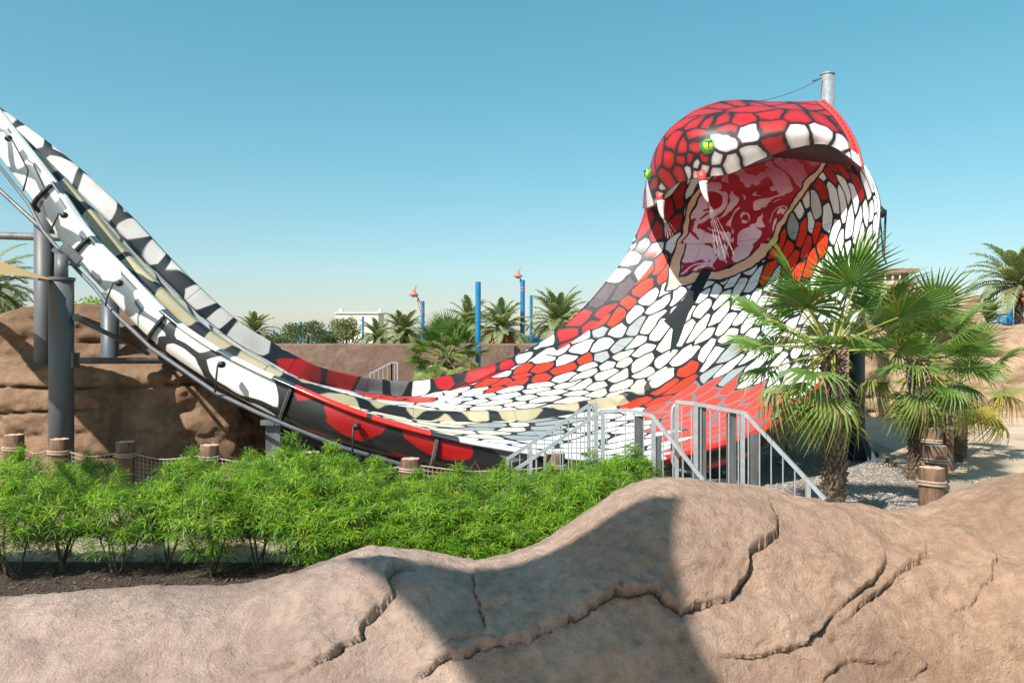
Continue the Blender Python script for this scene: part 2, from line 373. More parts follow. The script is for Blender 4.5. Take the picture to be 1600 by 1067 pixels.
# -- artwork of the riding surface
def inpoly(x, y, poly):
    r = np.zeros(x.shape, bool); n = len(poly)
    for i in range(n):
        x1, y1 = poly[i]; x2, y2 = poly[(i + 1) % n]
        if y1 == y2: continue
        c = ((y1 > y) != (y2 > y)) & (x < (x2 - x1) * (y - y1) / (y2 - y1) + x1); r ^= c
    return r
def pdist(x, y, pts):
    d = np.full(x.shape, 1e9)
    for (x1, y1), (x2, y2) in zip(pts, pts[1:]):
        dx, dy = x2 - x1, y2 - y1; t = np.clip(((x - x1) * dx + (y - y1) * dy) / (dx * dx + dy * dy + 1e-9), 0, 1)
        d = np.minimum(d, np.hypot(x - x1 - t * dx, y - y1 - t * dy))
    return d
def cells(U, V, seed, jit=.38):
    """jittered, row-staggered Voronoi: (F1, F2, seed position, random); the random tables are made once on the cell grid"""
    iu = np.floor(U).astype(np.int32); iv = np.floor(V).astype(np.int32)
    u0, v0 = iu.min() - 3, iv.min() - 2; nu, nv = iu.max() - u0 + 4, iv.max() - v0 + 3
    cu, cv = np.meshgrid(np.arange(u0, u0 + nu), np.arange(v0, v0 + nv), indexing='ij')
    tu = (cu + .5 + (cv & 1) * .5 + (_h(cu, cv, seed) - .5) * 2 * jit - .25).astype(np.float32).ravel()
    tvv = (cv + .5 + (_h(cu, cv, seed + 9) - .5) * 2 * jit).astype(np.float32).ravel(); tr = _h(cu, cv, seed + 21).ravel()
    U = U.astype(np.float32); V = V.astype(np.float32)
    base = (iu - u0) * nv + (iv - v0)
    d1 = np.full(U.shape, 1e9, np.float32); d2 = d1.copy(); ix = np.zeros(U.shape, np.int32)
    for a in (-1, 0, 1):
        for b in (-1, 0, 1):
            q = base + (a * nv + b)
            d = (U - tu[q]) ** 2 + (V - tvv[q]) ** 2
            c = d < d1
            d2 = np.where(c, d1, np.minimum(d2, d)); ix = np.where(c, q, ix); d1 = np.where(c, d, d1)
    return np.sqrt(d1), np.sqrt(d2), tu[ix].astype(float), tvv[ix].astype(float), tr[ix]
TW, TH = 2800, 900
tk = np.linspace(0, KMAX, TW); tv = np.linspace(0, 1, TH)
kfine = np.linspace(0, KMAX, 1500); cf = slide_pt(kfine, np.full(1500, .5)); arc = np.concatenate([[0], np.cumsum(np.linalg.norm(np.diff(cf, axis=0), axis=1))])
A_of = lambda k: np.interp(k, kfine, arc); K_of = lambda a: np.interp(a, arc, kfine)
wl_of = lambda k: np.linalg.norm(crom(SF, k) - crom(SN, k), axis=-1)
TK, TV = np.meshgrid(tk, tv)           # (TH, TW)
n1_, f1_, W1_, T1_, nn1_ = frame(tk); wl1_ = np.linalg.norm(W1_, axis=-1)
WL = np.broadcast_to(wl1_[None, :], TK.shape)
PT = n1_[None] + W1_[None] * tv[:, None, None] - nn1_[None] * off(TK, TV, WL)[..., None]; PX, PY = project(PT)
MN = TV * WL; MF = (1 - TV) * WL; RD = np.abs(MN - WL * .5); AA = np.broadcast_to(A_of(tk)[None, :], TK.shape)
DARK = np.array([.075, .10, .115]); WHITE = np.array([.88, .88, .87]); CREAM = np.array([.86, .83, .735]); TAN = np.array([.66, .62, .50])
GREY = np.array([.56, .59, .59]); LGREY = np.array([.74, .73, .715]); ORED = np.array([.86, .19, .055]); DRED = np.array([.64, .055, .075])
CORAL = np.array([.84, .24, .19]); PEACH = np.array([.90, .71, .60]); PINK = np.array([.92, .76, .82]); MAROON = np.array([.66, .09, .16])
wn1 = fbm(AA * 1.1, TV * 9, 3.0, 3); wn2 = fbm(AA * 1.1 + 40, TV * 9, 8.0, 3)
# small scales: coordinates in metres, coarser toward the near rim
def gV(v):  # lateral cell coordinate
    return 25 * (v ** .80)
def gU(a, v, k): 
    return a / .78
CU = gU(AA, TV, TK) + .22 * wn1; CV = gV(TV) + .22 * wn2
d1, d2, su, sv, rr = cells(CU, CV, 5, .30)
# zone lookup at each scale's own centre
_key = (su * 1000).astype(np.int64) * 1000003 + (sv * 1000).astype(np.int64)
_uq, _fi, _inv = np.unique(_key.ravel(), return_index=True, return_inverse=True)
_su, _sv, _rr = su.ravel()[_fi], sv.ravel()[_fi], rr.ravel()[_fi]
sx, sy = project(slide_pt(np.clip(K_of(_su * .78), 0, KMAX), np.clip(_sv / 25, 0, 1) ** 1.25))
rr_full, rr = rr, _rr
Z_ORED = [[(734, 606), (780, 588), (802, 572), (855, 572), (918, 556), (918, 570), (829, 602), (770, 612)],
          [(918, 505), (955, 468), (1000, 416), (1042, 392), (1058, 402), (1032, 440), (1000, 475), (955, 500), (930, 518)],
          [(1204, 382), (1236, 355), (1294, 355), (1294, 388), (1268, 416), (1262, 444), (1200, 436)],
          [(985, 628), (1020, 603), (1046, 574), (1090, 570), (1082, 594), (1027, 630)],
          [(535, 600), (610, 608), (668, 618), (655, 630), (600, 625), (540, 612)],
          [(1128, 655 - 90), (1128, 565), (1128, 565)]]
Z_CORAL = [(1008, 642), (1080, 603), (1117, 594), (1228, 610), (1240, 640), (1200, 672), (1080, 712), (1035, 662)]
Z_CREAM = [(540, 596 + 20), (700, 640), (830, 612), (900, 585), (985, 520), (1040, 490), (1100, 480), (1150, 470), (1135, 520), (1080, 560), (1000, 610), (930, 655), (800, 680), (640, 690), (500, 640)]
Z_GREY = [[(920, 560), (1000, 505), (1010, 512), (925, 572)], [(1214, 345), (1245, 330), (1300, 350), (1240, 358)], [(1100, 600), (1118, 560), (1160, 548), (1165, 590)],
          [(700, 668), (860, 652), (905, 662), (870, 690), (760, 686)], [(1288, 360), (1310, 352), (1305, 380), (1280, 385)], [(930, 520), (1005, 450), (1040, 415), (1048, 424), (1010, 470), (940, 530)]]
Z_DRED = [[(1262, 300), (1275, 235), (1350, 225), (1355, 290), (1330, 300), (1300, 292)], [(1000, 370), (1000, 300), (1075, 290), (1072, 345), (1045, 372), (1020, 380)]]
colr = np.where((rr > .5)[..., None], WHITE, WHITE * .97)
cz = inpoly(sx, sy, Z_CREAM); colr = np.where(cz[..., None], CREAM + (rr[..., None] - .5) * .05, colr)
colr = np.where(((rr < .05) & ~cz)[..., None], LGREY, colr)
for z in Z_GREY: colr = np.where((inpoly(sx, sy, z) & (rr > .2))[..., None], GREY, colr)
for z in Z_ORED: colr = np.where(inpoly(sx, sy, z)[..., None], ORED, colr)
colr = np.where(inpoly(sx, sy, Z_CORAL)[..., None], CORAL, colr)  # coral for faded red scales, with glare painted into the colour
for z in Z_DRED: colr = np.where(inpoly(sx, sy, z)[..., None], DRED, colr)
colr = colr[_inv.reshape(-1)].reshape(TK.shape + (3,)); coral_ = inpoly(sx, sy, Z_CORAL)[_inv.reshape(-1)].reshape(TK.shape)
gap = np.where(TK < 13, .09, .11) * (.55 + 1.5 * d1)
sc_mask = sstep(gap - .03, gap + .03, d2 - d1)
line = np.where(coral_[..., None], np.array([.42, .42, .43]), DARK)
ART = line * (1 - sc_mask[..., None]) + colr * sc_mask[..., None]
# big blotches: walls, ridge and the whole upper ramp
def blotch(Uc, Vc, seed, cols_fn, thr, jit=.36):
    e1, e2, bu, bv, br = cells(Uc, Vc, seed, jit)
    t2_ = thr * (.5 + 1.25 * e1); return sstep(t2_ - .03, t2_ + .03, (e2 - e1)), cols_fn(bu, bv, br)
wu = .17 * fbm(AA * 1.6, TV * 5, 1.0, 2); 
# upper ramp floor (whole width)
mB, cB = blotch(AA / 1.35 + wu, MN / .62 + wu * 2, 31, lambda u, v, r: np.where((r > .35)[..., None], CREAM, WHITE), .16)
ramp = (1 - sstep(6.0, 7.2, TK + .35 * wn1))[..., None]
ART = ART * (1 - ramp) + (DARK * (1 - mB[..., None]) + cB * mB[..., None]) * ramp
# ridge
def rc(u, v, r): return np.broadcast_to(TAN, r.shape + (3,)) + (r[..., None] - .5) * .03
mR, cR = blotch(AA / 1.05 + wu, (MN - WL * .5) / .95 + .08 * wn1 + 40.35, 43, rc, .18, .26)
rmask = ((1 - sstep(.24, .30, RD)) * (1 - sstep(17.2, 19.5, TK)))[..., None]
ART = ART * (1 - rmask) + (DARK * (1 - mR[..., None]) + cR * mR[..., None]) * rmask
# far wall and lip
def far_col(u, v, r):
    kx = K_of(u * .95); fx, fy = project(crom(SF, np.clip(kx, 0, KMAX)))
    c = np.broadcast_to(LGREY, r.shape + (3,)).copy()
    def rg(a, b, cc): 
        nonlocal c
        c = np.where(((fx > a) & (fx < b))[..., None], cc, c)
    rg(470, 560, DRED); rg(560, 640, np.array([.42, .42, .43])); rg(640, 690, WHITE * .97); rg(690, 795, DRED); rg(862, 928, DRED); rg(928, 945, np.array([.3, .24, .26])); rg(985, 1100, DRED)
    return c
mF, cF = blotch(AA / .95 + wu, MF / .55 + .1 * wn2 + 60.2, 57, far_col, .14)
fmask = (1 - sstep(.50, .56, MF - .25 * sstep(14, 22, TK)))[..., None] * (1 - sstep(23.2, 24, TK))[..., None]
ART = ART * (1 - fmask) + (DARK * (1 - mF[..., None]) + cF * mF[..., None]) * fmask
# near lip and inner wall
def near_col(u, v, r):
    kx = K_of(u * 1.2)
    c = np.broadcast_to(WHITE * .97, r.shape + (3,)).copy()
    c = np.where(((kx > 7.9) & (kx < 11.6))[..., None], ORED * .97, c)
    return c
nl = (1 - sstep(.09, .11, MN))[..., None]
lipc = np.where(((TK > 8.1) & (TK < 10.9))[..., None], np.array([.85, .16, .12]), WHITE * .95)
lipc = np.where(((TK > 7.5) & (TK <= 8.1))[..., None] | ((TK >= 10.9) & (TK < 11.45))[..., None] | ((TK > 9.72) & (TK < 9.84))[..., None], np.array([.15, .18, .2]), lipc)
lipc = np.where((TK >= 11.45)[..., None] & (TK < 16)[..., None], np.array([.72, .76, .75]), lipc)
for k0, k1 in ((2.05, 2.25), (3.1, 3.3), (4.9, 5.3), (6.2, 6.5)):
    lipc = np.where(((TK > k0) & (TK < k1))[..., None], np.array([.25, .3, .34]), lipc)
lm = nl * (1 - sstep(15.5, 16.2, TK))[..., None]
ART = ART * (1 - lm) + lipc * lm
# throat with its marbled lining and fleshy lip
TH_OUT = [(1040, 452), (1050, 405), (1062, 372), (1070, 345), (1078, 318), (1092, 292), (1120, 262), (1200, 225), (1300, 205), (1302, 240), (1291, 256), (1262, 292), (1240, 320), (1222, 358), (1198, 397), (1170, 420), (1122, 438), (1085, 440)]
wx, wy = PX + 3.5 * fbm(PX / 14, PY / 14, 0., 1), PY + 3 * fbm(PX / 14 + 9, PY / 14, 0., 2)
tin = inpoly(wx, wy, TH_OUT) & (TK > 20) 
dd = pdist(wx, wy, TH_OUT + [TH_OUT[0]])
mar = fbm(AA * 1.5 + 2.2 * fbm(AA * 1.4, TV * 7, 2., 2), TV * 20 + 3.0 * fbm(AA * 1.4 + 7, TV * 7, 5., 2), 0., 2)
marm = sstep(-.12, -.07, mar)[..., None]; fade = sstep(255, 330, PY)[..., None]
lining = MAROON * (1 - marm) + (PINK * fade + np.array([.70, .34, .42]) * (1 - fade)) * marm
pw = np.where(PY > 380, 14, 7)
t1 = (tin)[..., None]
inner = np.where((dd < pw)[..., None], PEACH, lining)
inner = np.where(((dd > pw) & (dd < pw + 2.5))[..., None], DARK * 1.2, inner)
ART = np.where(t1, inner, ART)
ART = np.where((~tin & (dd < 3.2) & (TK > 20))[..., None], DARK, ART)
# forked tongue
TONG = [(1098, 418), (1113, 421), (1098, 452), (1076, 489), (1060, 534), (1046, 553), (1051, 514), (1037, 501), (1044, 493), (1068, 466), (1086, 438)]
ART = np.where((inpoly(PX, PY, TONG) & (np.abs(TV - .5) < .35))[..., None], DARK * .9, ART)
# panel seams
for ks in (2.1, 3.15, 4.1, 5.05, 6.6, 8.05, 9.6, 11.05, 12.6, 14, 15.5, 17.0, 18.6, 20.0, 21.2, 22.6, 24.0, 25.1):
    dk = np.abs(TK - ks); ART = np.where((dk < .006)[..., None], ART * .45, ART)
for vs in (.25, .75):
    ART = np.where(((np.abs(TV - vs) < .0008) & (TK > 13))[..., None], ART * .55, ART)
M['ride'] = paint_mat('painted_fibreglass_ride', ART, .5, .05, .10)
UVs = np.stack([KK / KMAX, VV], -1)

snake = empty('snake_water_slide', (0, 14, 0))
tag(snake, 'huge white, cream and red water slide shaped as a gaping snake with black edged scales', 'water slide')
def reparent(o):   # keep world placement under the snake's Empty
    o.parent = snake; o.matrix_parent_inverse = Matrix.Translation((0, -14, 0)); return o
M['riderback'] = mat('grey_fibreglass_back', (.10, .10, .10), .6, (.06, .06, .06), 2)
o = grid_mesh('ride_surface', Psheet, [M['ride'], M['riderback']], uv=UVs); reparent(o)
sm = o.modifiers.new('thickness', 'SOLIDIFY'); sm.thickness = .05; sm.offset = -1; sm.material_offset = 1; sm.material_offset_rim = 0

# -- outer shell below the near rim (lip, side wall, underside)
def shell(kk_, side):
    n_, f_, W, T, nn = frame(kk_)
    Wn = W / np.linalg.norm(W, axis=-1, keepdims=True)
    out = -Wn if side == 0 else Wn; base = n_ if side == 0 else f_
    hh = np.interp(kk_, [0, 6, 8, 12, 13.5, 16, 19, 20, 27], [.56, .54, .60, .50, .36, .45, .5, .26, .12])[:, None]
    inw = np.interp(kk_, [0, 8, 12, 27], [.32, .42, .5, .3])[:, None]
    prof = [(.0, -.01), (.13, -.015), (.135, -.055), (.04, -.06), (.055, -.22), (.05, -.45), (.02, -.75), (-.12, -.97), (-.5, -1.05), (-1.0, -1.1)]
    rows = []; lipw = np.interp(kk_, [0, 18, 20.5, 27], [1, 1, .25, .2])[:, None]
    for i, (x, z) in enumerate(prof):
        x = x * lipw if x > 0 else x
        xx = x if i < 7 else x * inw
        rows.append(base + out * (xx if i >= 7 else x) + nn * (z if i < 4 else z * hh))
    return np.stack(rows, 1)
ks_ = np.linspace(0, 25.3, 260)
Sh = shell(ks_, 0)
# artwork of the shell
SW, SH_ = 2600, 300
uk = np.linspace(0, 25.3, SW); ur = np.linspace(0, 9, SH_)
SKk, SRr = np.meshgrid(uk, ur); SA = A_of(SKk); hv = np.interp(SRr, range(10), [0, .13, .17, .27, .36, .5, .66, .84, 1.05, 1.35])
wq = .12 * fbm(SA * 1.6, hv * 3, 2., 2)
WH2 = np.array([.83, .835, .82])
def shell_col(u, v, r):
    kx = K_of(u * 1.05); c = np.broadcast_to(WH2, r.shape + (3,)).copy()
    c = np.where(((kx > 8.05) & (kx < 12.3))[..., None], np.array([.60, .045, .06]), c)
    c = np.where(((kx >= 12.3) & (kx < 15.3))[..., None], np.array([.40, .40, .39]), c)
    c = np.where(((kx >= 15.3) & (kx < 25))[..., None], np.array([.80, .10, .09]), c)
    c = np.where(((kx >= 23))[..., None], np.array([.86, .42, .38]), c)
    return c
s1, s2, bu, bv, br = cells(SA / 1.05 + wq, hv / .75 + wq + .15, 77, .36)
t2_ = np.interp(SKk, [0, 7.8, 8.2, 25], [.15, .16, .27, .27]) * (.5 + 1.25 * s1); msk = sstep(t2_ - .03, t2_ + .03, s2 - s1)[..., None]; cc = shell_col(bu, bv, br)
darks = np.where((SKk > 5.1)[..., None], np.array([.10, .105, .11]), np.array([.37, .40, .41]))
SART = darks * (1 - msk) + cc * msk
lipm = (hv < .265)[..., None]
lc = np.where(((SKk > 8.1) & (SKk < 10.9))[..., None], np.array([.85, .16, .12]), np.array([.88, .885, .88]))
lc = np.where((((SKk > 7.5) & (SKk <= 8.1)) | ((SKk >= 10.9) & (SKk < 11.45)) | ((SKk > 9.72) & (SKk < 9.84)))[..., None], np.array([.15, .18, .2]), lc)
lc = np.where(((SKk >= 11.45) & (SKk < 15.4))[..., None], np.array([.72, .76, .75]), lc)
lc = np.where((SKk >= 15.4)[..., None], np.array([.80, .16, .13]), lc); lc = np.where((SKk > 20.5)[..., None], np.array([.87, .88, .87]), lc)
for k0, k1 in ((2.05, 2.25), (3.1, 3.3), (4.9, 5.3), (6.2, 6.5)):
    lc = np.where(((SKk > k0) & (SKk < k1))[..., None], np.array([.25, .3, .34]), lc)
SART = np.where(lipm, lc, SART); SART = np.where((hv > 1.0)[..., None], np.array([.10, .10, .10]), SART)
M['shell'] = paint_mat('painted_fibreglass_shell', SART, .38, .3)
uvs = np.stack(np.meshgrid(ks_ / 25.3, np.linspace(0, 1, 10), indexing='ij'), -1)
o = grid_mesh('outer_shell', Sh, M['shell'], uv=uvs, flip=True); reparent(o)
Fh = shell(np.linspace(0, 24.5, 160), 1)
o = grid_mesh('outer_shell', Fh, M['riderback']); reparent(o)
# -- black flanges joining the fibreglass sections
for kf in (2.08, 3.12, 5.02, 8.02, 11.02, 13.4, 16.2):
    S0 = shell(np.array([kf]), 0)[0]; n_, f_, W, T, nn = [a[0] for a in frame(np.array([kf]))]
    cen = (n_ + W * .12 - nn * .25); mb = MB(); vs = []
    for i in range(2, 10):
        p = S0[i]; d = p - cen; d = d / np.linalg.norm(d); d = d - T * np.dot(d, T)
        for tt in (-.02, .02): vs += [p + T * tt - d * .01, p + T * tt + d * (.09 if i > 3 else .01)]
    nq = len(vs) // 4
    fs = []
    for i in range(nq - 1):
        a, b = i * 4, (i + 1) * 4
        fs += [(a, a + 1, b + 1, b), (a + 2, b + 2, b + 3, a + 3), (a + 1, a + 3, b + 3, b + 1)]
    mb.add(vs, fs)
    reparent(mb.build('flange', M['black'] if kf < 8 else M['galvdark']))

# -- head
HG = [[(1348, 262, 16.2), (1337, 222, 16.6), (1313, 182, 17.4), (1287, 157, 18.6)],
      [(1295, 227, 16.4), (1290, 203, 16.4), (1270, 176, 17.2), (1245, 158, 18.8)],
      [(1240, 232, 16.55), (1238, 200, 16.4), (1225, 173, 17.1), (1205, 158, 19.0)],
      [(1185, 251, 16.7), (1182, 212, 16.5), (1175, 176, 17.1), (1170, 156, 19.0)],
      [(1140, 272, 16.9), (1135, 228, 16.65), (1135, 182, 17.1), (1145, 156, 19.0)],
      [(1100, 277, 17.2), (1090, 232, 17.0), (1097, 188, 17.3), (1120, 159, 19.0)],
      [(1065, 284, 17.8), (1052, 240, 17.6), (1066, 195, 17.7), (1098, 166, 19.0)],
      [(1040, 300, 18.4), (1027, 254, 18.2), (1044, 205, 18.3), (1082, 173, 19.2)],
      [(1026, 318, 19.1), (1015, 268, 19.1), (1034, 215, 19.2), (1075, 179, 19.5)],
      [(1014, 324, 19.8), (1010, 283, 20.0), (1034, 224, 20.0), (1085, 180, 20.0)],
      [(1008, 326, 21.0), (1010, 284, 21.3), (1048, 226, 21.0), (1110, 181, 20.3)],
      [(1008, 322, 22.4), (1022, 272, 22.7), (1080, 215, 22.0), (1180, 178, 20.6)],
      [(1060, 310, 23.4), (1075, 265, 23.4), (1120, 210, 22.6), (1240, 176, 20.6)],
      [(1150, 300, 23.6), (1160, 250, 23.3), (1210, 190, 22.0), (1272, 170, 20.2)]]
HP = np.array([[at(*p) for p in c] for c in HG])       # (14,4,3)
def head_pt(j, r):
    rows = np.stack([crom(HP[:, i], j) for i in range(4)], -2)   # (...,4,3)
    r = np.clip(r, 0, 2.9999); i = np.floor(r).astype(int); t = (r - i)[..., None]
    g = lambda q: np.take_along_axis(rows, np.clip(q, 0, 3)[..., None, None].repeat(3, -1), -2)[..., 0, :]
    p0, p1, p2, p3 = g(i - 1), g(i), g(i + 1), g(i + 2)
    return .5 * ((2 * p1) + (-p0 + p2) * t + (2 * p0 - 5 * p1 + 4 * p2 - p3) * t * t + (-p0 + 3 * p1 - 3 * p2 + p3) * t ** 3)
hj = np.linspace(0, 12.99, 150); hr = np.linspace(0, 2.999, 44)
HJ, HR = np.meshgrid(hj, hr, indexing='ij'); PH = head_pt(HJ, HR)
# head artwork: hand placed scale centres, cells grown over the 3D surface
S1 = 440 / 1304.
seeds_w = [(450, 385), (555, 345), (578, 455), (478, 500), (790, 365), (900, 345), (1010, 400), (318, 490), (285, 530), (318, 545), (362, 512), (402, 475), (405, 530), (155, 605), (160, 630), (1050, 460), (70, 0)]
seeds_r = [(660, 262), (785, 275), (530, 285), (440, 225), (372, 295), (432, 290), (325, 300), (245, 310), (215, 390), (310, 365), (310, 410), (250, 470), (195, 470), (245, 530), (180, 560), (140, 470), (135, 580), (672, 318), (685, 400), (930, 305), (1010, 330), (860, 228), (740, 222), (600, 215), (160, 400), (295, 470), (365, 470), (520, 215), (300, 250), (190, 330), (470, 330), (1045, 380), (120, 520), (985, 250), (350, 250), (665, 215), (915, 215), (590, 240), (255, 420)]
Htex_w, Htex_h = 1400, 700
tj = np.linspace(0, 12.99, Htex_w); trr = np.linspace(0, 2.999, Htex_h); TJ, TR = np.meshgrid(tj, trr)
HT = head_pt(TJ, TR); hx, hy = project(HT)
vis = TJ < 9.2
seeds = []
for lst, c in ((seeds_w, 0), (seeds_r, 1)):
    for cx_, cy_ in lst:
        x, y = 980 + cx_ * S1, 90 + cy_ * S1
        d = np.where(vis, np.hypot(hx - x, hy - y), 1e9); q = np.unravel_index(np.argmin(d), d.shape)
        if d[q] < 14: seeds.append((HT[q], c))
for i in range(70):
    a, b = random.uniform(8.6, 12.9), random.uniform(.05, 2.95)
    p = head_pt(np.array([a]), np.array([b]))[0]
    if min([np.linalg.norm(p - s[0]) for s in seeds]) > .42: seeds.append((p, 0 if (b < .55 and random.random() < .8) else 1))
f1 = np.full(HT.shape[:2], 1e9); f2 = f1.copy(); hc = np.zeros(f1.shape, int); wob = HT + .05 * np.stack([fbm(HT[..., 0] * 4, HT[..., 1] * 4, HT[..., 2] * 4, 2)] * 3, -1)
for p, c in seeds:
    d = np.linalg.norm(wob - p, axis=-1); m_ = d < f1
    f2 = np.where(m_, f1, np.minimum(f2, d)); hc = np.where(m_, c, hc); f1 = np.where(m_, d, f1)
edge = f2 - f1
mk = sstep(.04, .09, edge)[..., None]
body = np.where((hc == 1)[..., None], np.array([.68, .095, .105]), np.array([.86, .83, .82]))
soft = sstep(.08, .26, edge)[..., None]
body = body * (.80 + .20 * soft)     # airbrushed rim of every scale
HART = np.array([.12, .075, .085]) * (1 - mk) + body * mk
HART = np.where((TR < .03)[..., None], np.array([.1, .08, .09]), HART)
bandm = (TJ < .42)[..., None]; HART = np.where(bandm & (TJ > .36)[..., None], HART * .6, HART)
HART = np.where((TJ < .36)[..., None], np.where((TR > .55)[..., None], np.array([.80, .25, .23]), np.array([.88, .83, .82])), HART)
M['head'] = paint_mat('painted_fibreglass_head', HART, .52, .08)
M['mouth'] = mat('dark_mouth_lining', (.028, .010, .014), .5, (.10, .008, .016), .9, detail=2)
uvh = np.stack([HJ / 12.99, HR / 2.999], -1)
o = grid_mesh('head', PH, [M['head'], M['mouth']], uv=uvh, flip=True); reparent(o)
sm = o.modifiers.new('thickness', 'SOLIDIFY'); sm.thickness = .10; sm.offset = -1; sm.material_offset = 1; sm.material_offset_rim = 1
HEAD = o
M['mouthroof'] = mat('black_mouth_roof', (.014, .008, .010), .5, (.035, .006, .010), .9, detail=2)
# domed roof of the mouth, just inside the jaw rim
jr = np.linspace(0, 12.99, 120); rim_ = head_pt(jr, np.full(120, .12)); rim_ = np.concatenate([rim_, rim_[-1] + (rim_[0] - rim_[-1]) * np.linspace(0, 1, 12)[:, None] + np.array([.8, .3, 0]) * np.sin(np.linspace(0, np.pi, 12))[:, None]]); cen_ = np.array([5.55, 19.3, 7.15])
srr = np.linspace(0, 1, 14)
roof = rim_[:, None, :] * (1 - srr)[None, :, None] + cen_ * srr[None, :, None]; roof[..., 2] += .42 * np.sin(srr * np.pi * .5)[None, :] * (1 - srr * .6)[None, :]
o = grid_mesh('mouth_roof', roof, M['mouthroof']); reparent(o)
# collar strip with bolts along the back edge of the head
mb = MB()
edge_pts = [Vector(head_pt(np.array([.0]), np.array([r]))[0]) for r in np.linspace(0, 2.99, 14)]
mb.tube(edge_pts, .032, 6); M['redflange'] = mat('red_painted_flange', (.50, .06, .055), .45, scale=4)
reparent(mb.build('collar', M['redflange'], smooth=True))
mb = MB()
for r in np.linspace(.3, 2.8, 16):
    a = Vector(head_pt(np.array([.18]), np.array([r]))[0]); b = Vector(head_pt(np.array([.20]), np.array([r]))[0])
    mb.box(a + Vector((-.01, -.03, .02)), (.022, .02, .022))
ob_ = mb.build('bolts', M['black']); reparent(ob_); ob_['kind'] = 'stuff'
# eyes
M['eyegreen'] = mat('green_eye_rim', (.02, .30, .04), .25, (.01, .22, .03), 6, coat=.6)
M['eyeyellow'] = mat('yellow_green_iris', (.50, .60, .02), .25, (.30, .50, .02), 6, coat=.6)
def eye(pos, nrm, r, name='eye'):
    nrm = Vector(nrm).normalized(); upv = Vector((0, 0, 1)); s_ = upv.cross(nrm).normalized(); u_ = nrm.cross(s_)
    def dome(rad, h0, hgt, rings=6, n=24):
        vs, fs = [], []
        for i in range(rings):
            a = (math.pi / 2) * i / rings
            for k in range(n):
                t_ = 2 * math.pi * k / n
                vs.append(Vector(pos) + (s_ * math.cos(t_) + u_ * math.sin(t_)) * rad * math.cos(a) + nrm * (h0 + hgt * math.sin(a)))
        vs.append(Vector(pos) + nrm * (h0 + hgt))
        for i in range(rings - 1):
            for k in range(n): fs.append((i * n + k, i * n + (k + 1) % n, (i + 1) * n + (k + 1) % n, (i + 1) * n + k))
        for k in range(n): fs.append(((rings - 1) * n + k, (rings - 1) * n + (k + 1) % n, rings * n))
        return vs, fs
    mb = MB(); mb.add(*dome(r, -.06, .13)); e = reparent(mb.build(name, M['eyegreen'], smooth=True))
    mb = MB(); mb.add(*dome(r * .68, .015, .075)); i_ = mb.build('iris', M['eyeyellow'], smooth=True); i_.parent = e
    mb = MB(); P0 = Vector(pos) + nrm * .094
    mb.bar(P0 + u_ * r * .30, P0 - u_ * r * .52, r * .10, .012, nrm); mb.bar(P0 + u_ * r * .34 - s_ * r * .40, P0 + u_ * r * .34 + s_ * r * .40, r * .10, .02, nrm)
    mb.bar(P0 + u_ * r * .3 + s_ * r * .04, P0 + u_ * r * .1, r * .16, .02, nrm)
    p_ = mb.build('pupil', M['black']); p_.parent = e
eye(at(1107, 227, 16.83), (-.25, -1, .12), .185)
eye(at(1013, 271, 19.1), (-1, -.15, .05), .17)
# fangs and their sockets
def fang(a, b, r):
    a, b = Vector(a), Vector(b); d = b - a
    mb = MB(); mb.tube([a - d * .5, a - d * .2, a + d * .15], [r * 1.2, r * 1.15, r * 1.0], 14)
    s = reparent(mb.build('fang', M['redflange'], smooth=True))
    mb = MB(); n_ = 7; pts = [a + d * (i / n_) + Vector((-.03 * math.sin(math.pi * i / n_), 0, 0)) for i in range(n_ + 1)]
    mb.tube(pts, [r * .98 * (1 - i / n_) ** .65 + .012 for i in range(n_ + 1)], 14)
    M.setdefault('ivory', mat('ivory_tooth', (.78, .75, .68), .3, scale=5, coat=.4))
    t_ = mb.build('tooth', M['ivory'], smooth=True); t_.parent = s
fang(at(1099, 284, 17.15), at(1107, 316, 17.1), .088)
fang(at(1033, 314, 18.75), at(1037, 342, 18.7), .088)
# water jets out of the fangs
wm = bpy.data.materials.new('water_spray'); wm.use_nodes = True; t = wm.node_tree; b = t.nodes['Principled BSDF']
b.inputs['Base Color'].default_value = (.95, .96, .97, 1); b.inputs['Roughness'].default_value = .3; b.inputs['Alpha'].default_value = .34
nz = t.nodes.new('ShaderNodeTexNoise'); nz.inputs['Scale'].default_value = 9; tcx = t.nodes.new('ShaderNodeTexCoord'); t.links.new(tcx.outputs['Object'], nz.inputs['Vector'])
mr = t.nodes.new('ShaderNodeMapRange'); mr.inputs[1].default_value = .4; mr.inputs[2].default_value = .7; mr.inputs[3].default_value = .05; mr.inputs[4].default_value = .4
t.links.new(nz.outputs[0], mr.inputs[0]); t.links.new(mr.outputs[0], b.inputs['Alpha'])
for tip, ends in ((at(1107, 316, 17.1), [at(x, y, 17.9) for x, y in ((1118, 395), (1124, 400), (1131, 398), (1139, 402), (1146, 396), (1128, 386), (1135, 410), (1150, 404), (1121, 380))]),
                  (at(1037, 342, 18.7), [at(x, y, 19.6) for x, y in ((1040, 368), (1044, 372), (1049, 370), (1054, 374), (1058, 366), (1046, 380), (1052, 384))])):
    mb = MB(); tip = Vector(tip)
    for e in ends:
        e = Vector(e); m_ = (tip + e) / 2 + Vector((0, 0, .12))
        pts = [tip * (1 - s) ** 2 + m_ * 2 * s * (1 - s) + e * s * s for s in (0, .25, .5, .75, 1)]
        mb.tube(pts, [.003, .005, .007, .010, .012], 4, False)
    reparent(mb.build('water_jet', wm))
